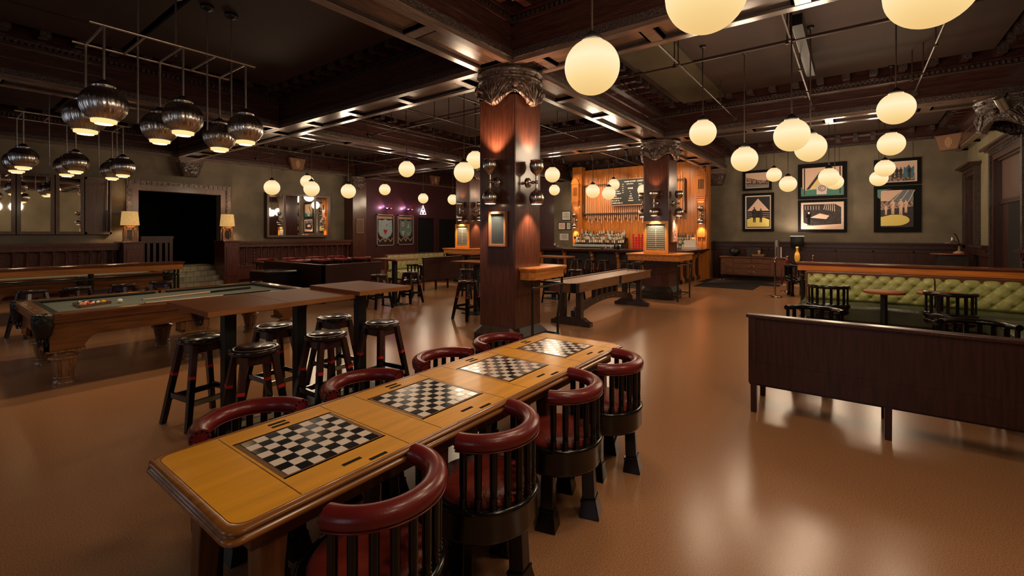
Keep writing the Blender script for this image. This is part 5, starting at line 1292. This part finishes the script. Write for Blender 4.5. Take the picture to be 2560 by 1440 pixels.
# booth
t = thing('booth', 'dark L-shaped booth with high plain backs near the left wall', 'booth', (5.84, 9.89, 0))
obj('left_back', MB().box(0, 0, .18, .06, 2.9, .88), 'mahog', t); obj('front_back', MB().box(0, 0, .18, 1.62, .06, .88), 'mahog', t)
m = MB().box(-.02, -.02, .88, .09, 2.92, .91).box(-.02, -.02, .88, 1.64, .08, .91); obj('top_cap', m, 'mahogX', t, bevel=.006)
m = MB(); seatblock(m, .08, .1, .6, 2.8, .3, .46); seatblock(m, .6, .08, 1.6, .6, .3, .46); obj('seat', m, 'greend', t)
for x, y in ((.03, .03), (1.58, .03), (.03, 2.86), (.8, .03)): obj('leg', MB().box(x-.03, y-.03, 0, x+.03, y+.03, .2), 'mahog', t)
tag(obj('ottoman', MB().box(4.95, 10.75, .03, 5.7, 11.6, .76), 'black', bevel=.03), 'black leather cube seat beside the dark booth', 'ottoman')
# far tufted sofa
t = thing('tufted_sofa', 'small pale green tufted sofa far behind the bench', 'sofa', (9.35, 12.1, 0), PI/2)
o = obj('back', tufted(2.6, .44, .95, .22, 3, .1), 'sage', t); o.rotation_euler = (0, 0, 0)
t.location = (9.35, 12.1, 0); t.rotation_euler = (0, 0, -PI/2); t.scale = (-1, 1, 1)
obj('back_frame', MB().box(0, 0, .1, .1, 2.6, .96), 'sidewood', t); m = MB(); seatblock(m, -.7, 0, -.04, 2.6, .22, .46); obj('seat_cushion', m, 'sage', t)
for y in (.1, 1.3, 2.5):
    for x in (-.62, -.02): obj('leg', MB().box(x-.03, y-.03, 0, x+.03, y+.03, .24), 'darkoak', t)
# far chess table and chairs beyond the booth
t = thing('chess_table', 'far game table behind the booth, ringed by barrel chairs', 'table', (7.6, 13.35, 0))
t.scale = (1.1, 1.1, 1.1)
obj('tabletop', MB().box(-1.5, -.4, .72, 1.5, .4, .76), 'mahogX', t); obj('apron', MB().box(-1.4, -.32, .62, 1.4, .32, .72), 'apron', t)
for x in (-1.35, 1.35):
    for y in (-.3, .3): obj('leg', MB().bar((x, y, .65), (x, y, 0), .09, .09, w2=.06, h2=.06), 'oak_edge', t)
names = ['first', 'second', 'third', 'fourth']
for i in range(4):
    dup(ch, (6.72+i*.72, 12.80, 0), .1, '%s barrel chair from the left, near side of the far game table' % names[i], 'barrel chairs around the far game table').scale = (1.15,)*3
    dup(ch, (6.45+i*.76, 13.95, 0), PI-.1, '%s barrel chair from the left, far side of the far game table' % names[i], 'barrel chairs around the far game table').scale = (1.15,)*3

# ============================================================ DESK LAMP CORNER (right wall)
t = thing('lamp_table', 'small round-edged dark table under the desk lamp by the far right door', 'side table', (*dep(2378, 634, 11.9)[:2], 0))
obj('tabletop', MB().lathe([(.001, 1.09), (.4, 1.09), (.42, 1.1), (.42, 1.115), (.001, 1.12)], n=32), 'railtop', t); obj('base', MB().box(-.28, -.28, 0, .28, .28, 1.09), 'plinth', t)
x, y, z = dep(2398, 630, 11.9)
t = thing('desk_lamp', 'old metal desk lamp with swan neck on the dark side table', 'desk lamp', (x, y, 1.12))
obj('lamp_base', MB().lathe([(.001, 0), (.12, 0), (.12, .02), (.06, .06), (.025, .08), (.02, .2), (.001, .2)], n=20), 'tan', t)
m = MB().sweep([(0, 0, .18), (.02, 0, .3), (0, .03, .4), (-.06, .08, .5), (-.1, .12, .52)], .011, 8); obj('neck', m, 'blackm', t)
m = MB().lathe([(.16, .26), (.12, .30), (.05, .33), (.03, .36), (.035, .40), (.02, .43), (.001, .435)], (-.1, .14, 0), 24); s = obj('shade', m, 'cpipe', t)

# ============================================================ METAL PENDANTS
def metal_pendant(label, x, y, z, group):
    t = thing('metal_pendant', label, 'pendant lamp', (x, y, z), random.uniform(0, 6), group); r = .215
    tw = lambda q, zz: 1-.03*abs(math.sin((q+zz*.4)*13))
    prof = [(r*.50, -.178), (r*.55, -.172)]+[(r*math.cos(a), .95*r*math.sin(a)) for a in [R(-55+114*k/18) for k in range(19)]]+[(r*.45, .18), (r*.30, .185)]
    obj('ribbed_shade', MB().lathe(prof, n=150, rf=tw), 'steel', t)
    obj('collar', MB().lathe([(r*.34, .175), (r*.48, .18), (r*.48, .212), (r*.32, .218), (r*.30, .225), (r*.20, .25), (r*.08, .27)], n=28), 'steel', t)
    obj('cap', MB().lathe([(r*.31, .21), (r*.28, .235), (r*.15, .262), (.001, .27)], n=20), 'blackm', t)
    m = MB(); [m.sphere((r*.585*math.cos(q), r*.585*math.sin(q), -.170), .0062, 6) for q in [2*PI*k/34 for k in range(34)]]; obj('bead_rim', m, 'cpipe', t)
    g_ = obj('glass_diffuser', MB().lathe([(.001, -.225), (r*.36, -.223), (r*.40, -.208), (r*.52, -.203), (r*.53, -.172), (.001, -.172)], n=32), 'diff', t)
    obj('stem', MB().cyl((0, 0, .26), (0, 0, 3.93-z), .013, n=8), 'cpipe', t)
    lamp('downlight', 'SPOT', (0, 0, -.245), PEND_W, (1, .72, .42), .08, t, aim=(0, 0, -1), spot=R(110), blend=.6)
    return t
PX = [1.31, 2.05, 2.77]
mp = metal_pendant('ribbed metal pendant nearest the camera, front row over the pool table', PX[0], 6.6, 3.07, 'ribbed pendants over the near pool table')
for (x, y, lb) in ((PX[1], 6.6, 'middle ribbed metal pendant, front row over the pool table'), (PX[2], 6.6, 'rightmost ribbed metal pendant, front row over the pool table'),
                   (PX[0], 7.45, 'left ribbed metal pendant, rear row over the pool table'), (PX[1], 7.45, 'middle ribbed metal pendant, rear row over the pool table'), (PX[2], 7.45, 'right ribbed metal pendant, rear row over the pool table')):
    o = dup(mp, (x, y, 3.07), random.uniform(0, 6), lb)
for x, nm in zip((1.33, 2.05, 2.79), ('left', 'middle', 'right')):
    for y, rn in ((12.5, 'front'), (13.35, 'rear')): dup(mp, (x, y, 3.07), random.uniform(0, 6), '%s %s-row ribbed pendant of the far cluster by the mirrors' % (nm, rn), 'ribbed pendants over the far pool table')
def pend_frame(label, x0, x1, y0, y1, z=3.94):
    t = thing('pendant_frame', label, 'lamp frame', (0, 0, 0))
    for y in (y0, y1): obj('long_pipe', MB().cyl((x0-.12, y, z), (x1+.12, y, z), .016), 'cpipe', t)
    for k in range(5): x = x0+(x1-x0)*k/4; obj('cross_pipe', MB().cyl((x, y0, z), (x, y1, z), .014), 'cpipe', t)
    for x, zl in ((x0+.40, 3.0), ((x0+x1)/2+.06, z), (x1-.31, 3.05), (x1-.01, 3.05)):
        obj('hanger', MB().cyl((x, (y0+y1)/2, zl), (x, (y0+y1)/2, 4.74), .011), 'cpipe', t); obj('canopy', MB().lathe([(.001, 4.66), (.03, 4.67), (.08, 4.70), (.08, 4.74), (.001, 4.741)], (x, (y0+y1)/2, 0), 20), 'blackm', t)
    return t
pend_frame('ladder-like pipe frame carrying the near ribbed pendants', PX[0], PX[2], 6.6, 7.45)
pend_frame('ladder-like pipe frame carrying the far ribbed pendants', 1.33, 2.79, 12.5, 13.35)

# ============================================================ GLOBES
def globe_top(x, y):
    for c in BX:
        if abs(x-c) < .36: return ZS+.03
    for c in BY:
        if abs(y-c) < .36: return ZS+.03
    return 4.75
GW = [0]
def globe(label, px, py, w_, group=None, cut=False):
    tx = (px-CX)/F; d = .42*F*math.sqrt(1+tx*tx)/w_
    d = min(d, 19)
    x, y, z = dep(px, py, d); r = .21
    t = thing('globe_pendant', label, 'pendant lamp', (x, y, z), 0, group)
    prof = [(max(1e-4, r*math.cos(a)), r*math.sin(a)) for a in [R(-90+160*k/22) for k in range(23)]]
    obj('glass_globe', MB().lathe(prof, n=36), 'globe', t)
    obj('fitter', MB().lathe([(.075, .19), (.085, .2), (.08, .225), (.055, .24), (.03, .27), (.012, .28)], n=20), 'blackm', t)
    zt = globe_top(x, y)
    obj('stem', MB().cyl((0, 0, .27), (0, 0, zt-z), .0085, n=8), 'ipipe', t); obj('ceiling_cap', MB().lathe([(.001, -.05), (.04, -.045), (.05, -.01), (.001, 0)], (0, 0, zt-z), 16), 'blackm', t)
    lamp('bulb', 'POINT', (0, 0, 0), GLOBE_W, (1, .75, .51), r*1.03, t)
    return t
G = [(1765, -18, 212, 'large globe lamp cut off at the top edge, left one'), (2328, -32, 262, 'large globe lamp cut off at the top right'), (1480, 168, 138, 'round globe lamp just right of the nearest column capital'),
     (1757, 332, 69, 'small globe lamp low between the column capital and the big globe'), (2240, 271, 102, 'oval-looking globe high on the right, topmost of a vertical line'), (1979, 338, 94, 'larger globe of the overlapping pair right of centre'),
     (2026, 369, 84, 'globe overlapped by the larger one right of centre'), (1861, 398, 69, 'globe above the racetrack picture'), (2228, 360, 74, 'second globe down the vertical line at right'),
     (2212, 421, 54, 'third globe down the vertical line at right'), (2197, 446, 49, 'lowest globe of the vertical line, overlapping a picture'), (2072, 443, 55, 'globe in front of the shirt picture'),
     (2087, 455, 46, 'pale globe behind the one in front of the shirt picture'), (1935, 437, 40, 'small globe over the corner of the racetrack picture'), (1970, 460, 46, 'globe between the two picture columns'),
     (1017, 423, 41, 'globe hanging alone above the small green sofa'), (1160, 431, 51, 'larger globe left of the nearest column'), (1188, 400, 44, 'globe half hidden by the left side of the nearest column'),
     (1381, 437, 38, 'upper globe just right of the nearest column'), (1386, 475, 27, 'lower globe just right of the nearest column'), (1482, 478, 35, 'globe in front of the left part of the cue rack'),
     (1522, 483, 34, 'globe under the one before the menu board'), (1534, 462, 30, 'small globe before the left edge of the menu board'), (1608, 475, 29, 'globe peeking out left of the score-board column'),
     (680, 469, 42, 'globe in front of the four-pane mirror, left end'), (768, 454, 35, 'higher globe of the pair over the four-pane mirror'), (779, 472, 41, 'lower globe of the pair over the four-pane mirror'),
     (871, 478, 38, 'globe right of the four-pane mirror'), (962, 474, 29, 'globe above the pale blue banner'), (1058, 496, 24, 'small globe above the neon triangle'),
     (1132, 499, 26, 'globe cut by the left edge of the farthest column'), (1203, 455, 30, 'globe almost hidden behind the nearest column')]
for px, py, w_, lb in G: globe(lb, px, py, w_, 'glowing globe pendants')
g_src = [o for o in bpy.data.objects if o.name.startswith('globe_pendant')][3]
for (x, y, z, lb) in ((1.7, .25, 3.33, 'unseen globe added over the near chairs to brighten the chess table'), (.9, -1.1, 3.33, 'unseen globe added right of the camera to brighten the right side'),):
    dup(g_src, (x, y, z), label=lb)  # extra globes out of view, added to brighten table, chairs and near floor

# ============================================================ PIPES UNDER THE CEILING
n_p = 0
PIPES = [('y', 7.2, -2.3, 3.75), ('y', 10.2, -2.3, 3.75), ('x', 2.15, 5.7, 11.3), ('x', .68, 5.7, 11.3), ('x', -.9, 5.7, 11.3),
         ('y', 7.4, 4.4, 10.3), ('y', 10.2, 4.4, 10.3), ('x', 6.0, 5.7, 11.3), ('x', 7.5, 5.7, 11.3), ('x', 9.0, 5.7, 11.3), ('y', 7.4, 10.95, 16.7), ('y', 10.2, 10.95, 16.7), ('x', 12.3, 5.7, 11.3), ('x', 14.3, 5.7, 11.3),
         ('y', 13.2, -2.3, 3.7), ('y', 13.2, 4.4, 10.2), ('x', 1.2, 12, 17.6), ('x', 6.5, 12, 17.4), ('x', .6, -.5, 5.0)]
PL = ['above the round tables, nearer one', 'above the green sofa', 'left one of the three right of the nearest column', 'middle one of the three right of the nearest column', 'right one, behind the vertical line of globes',
      'left of the nearest column, nearer one', 'left of the nearest column, farther one', 'just behind the nearest column', 'second behind the nearest column', 'third behind the nearest column', 'before the four-pane mirror', 'before the left pilaster', 'above the dark booth', 'nearest the left wall beyond the booth',
      'over the sideboard corner', 'over the bar stools', 'over the brass stanchions', 'over the bar counter', 'at the top edge by the big globes']
for ax, c, a_, b_ in PIPES:
    zz = 4.25; m = MB(); P = lambda u: (u, c, zz) if ax == 'x' else (c, u, zz)
    t = thing('ceiling_pipe', 'iron ceiling pipe %s, %s' % ('towards the bar' if ax == 'x' else 'across the room', PL[PIPES.index((ax, c, a_, b_))]), 'pipe', (0, 0, 0), 0, 'ceiling pipes running ' + ax)
    obj('pipe', MB().cyl(P(a_), P(b_), .016, n=8), 'ipipe', t)
    for k in range(1, 4):
        u = a_+(b_-a_)*k/4; p = P(u); obj('hanger', MB().cyl(p, (p[0], p[1], 4.74), .009, n=6).cyl((p[0], p[1], zz-.03), (p[0], p[1], zz+.03), .024, n=8), 'ipipe', t)
    for u in (a_, b_): p = P(u); q = P(u+.02 if u == a_ else u-.02); obj('flange', MB().cyl(p, q, .055, n=14), 'ipipe', t)
m = MB().box(7.2, .55, 4.45, 9.7, .67, 4.6, 0); o = obj('light_box', m, 'blackm'); tag(o, 'long unlit box light fitting hung below the ceiling at upper right', 'light fitting')
obj('side_panel', MB().box(7.25, .672, 4.46, 8.35, .678, 4.59).box(8.5, .672, 4.46, 9.65, .678, 4.59), 'paper', o)
obj('hanger', MB().cyl((7.6, .61, 4.6), (7.6, .61, 4.74), .01), 'blackm', o); obj('hanger', MB().cyl((9.3, .61, 4.6), (9.3, .61, 4.74), .01), 'blackm', o)
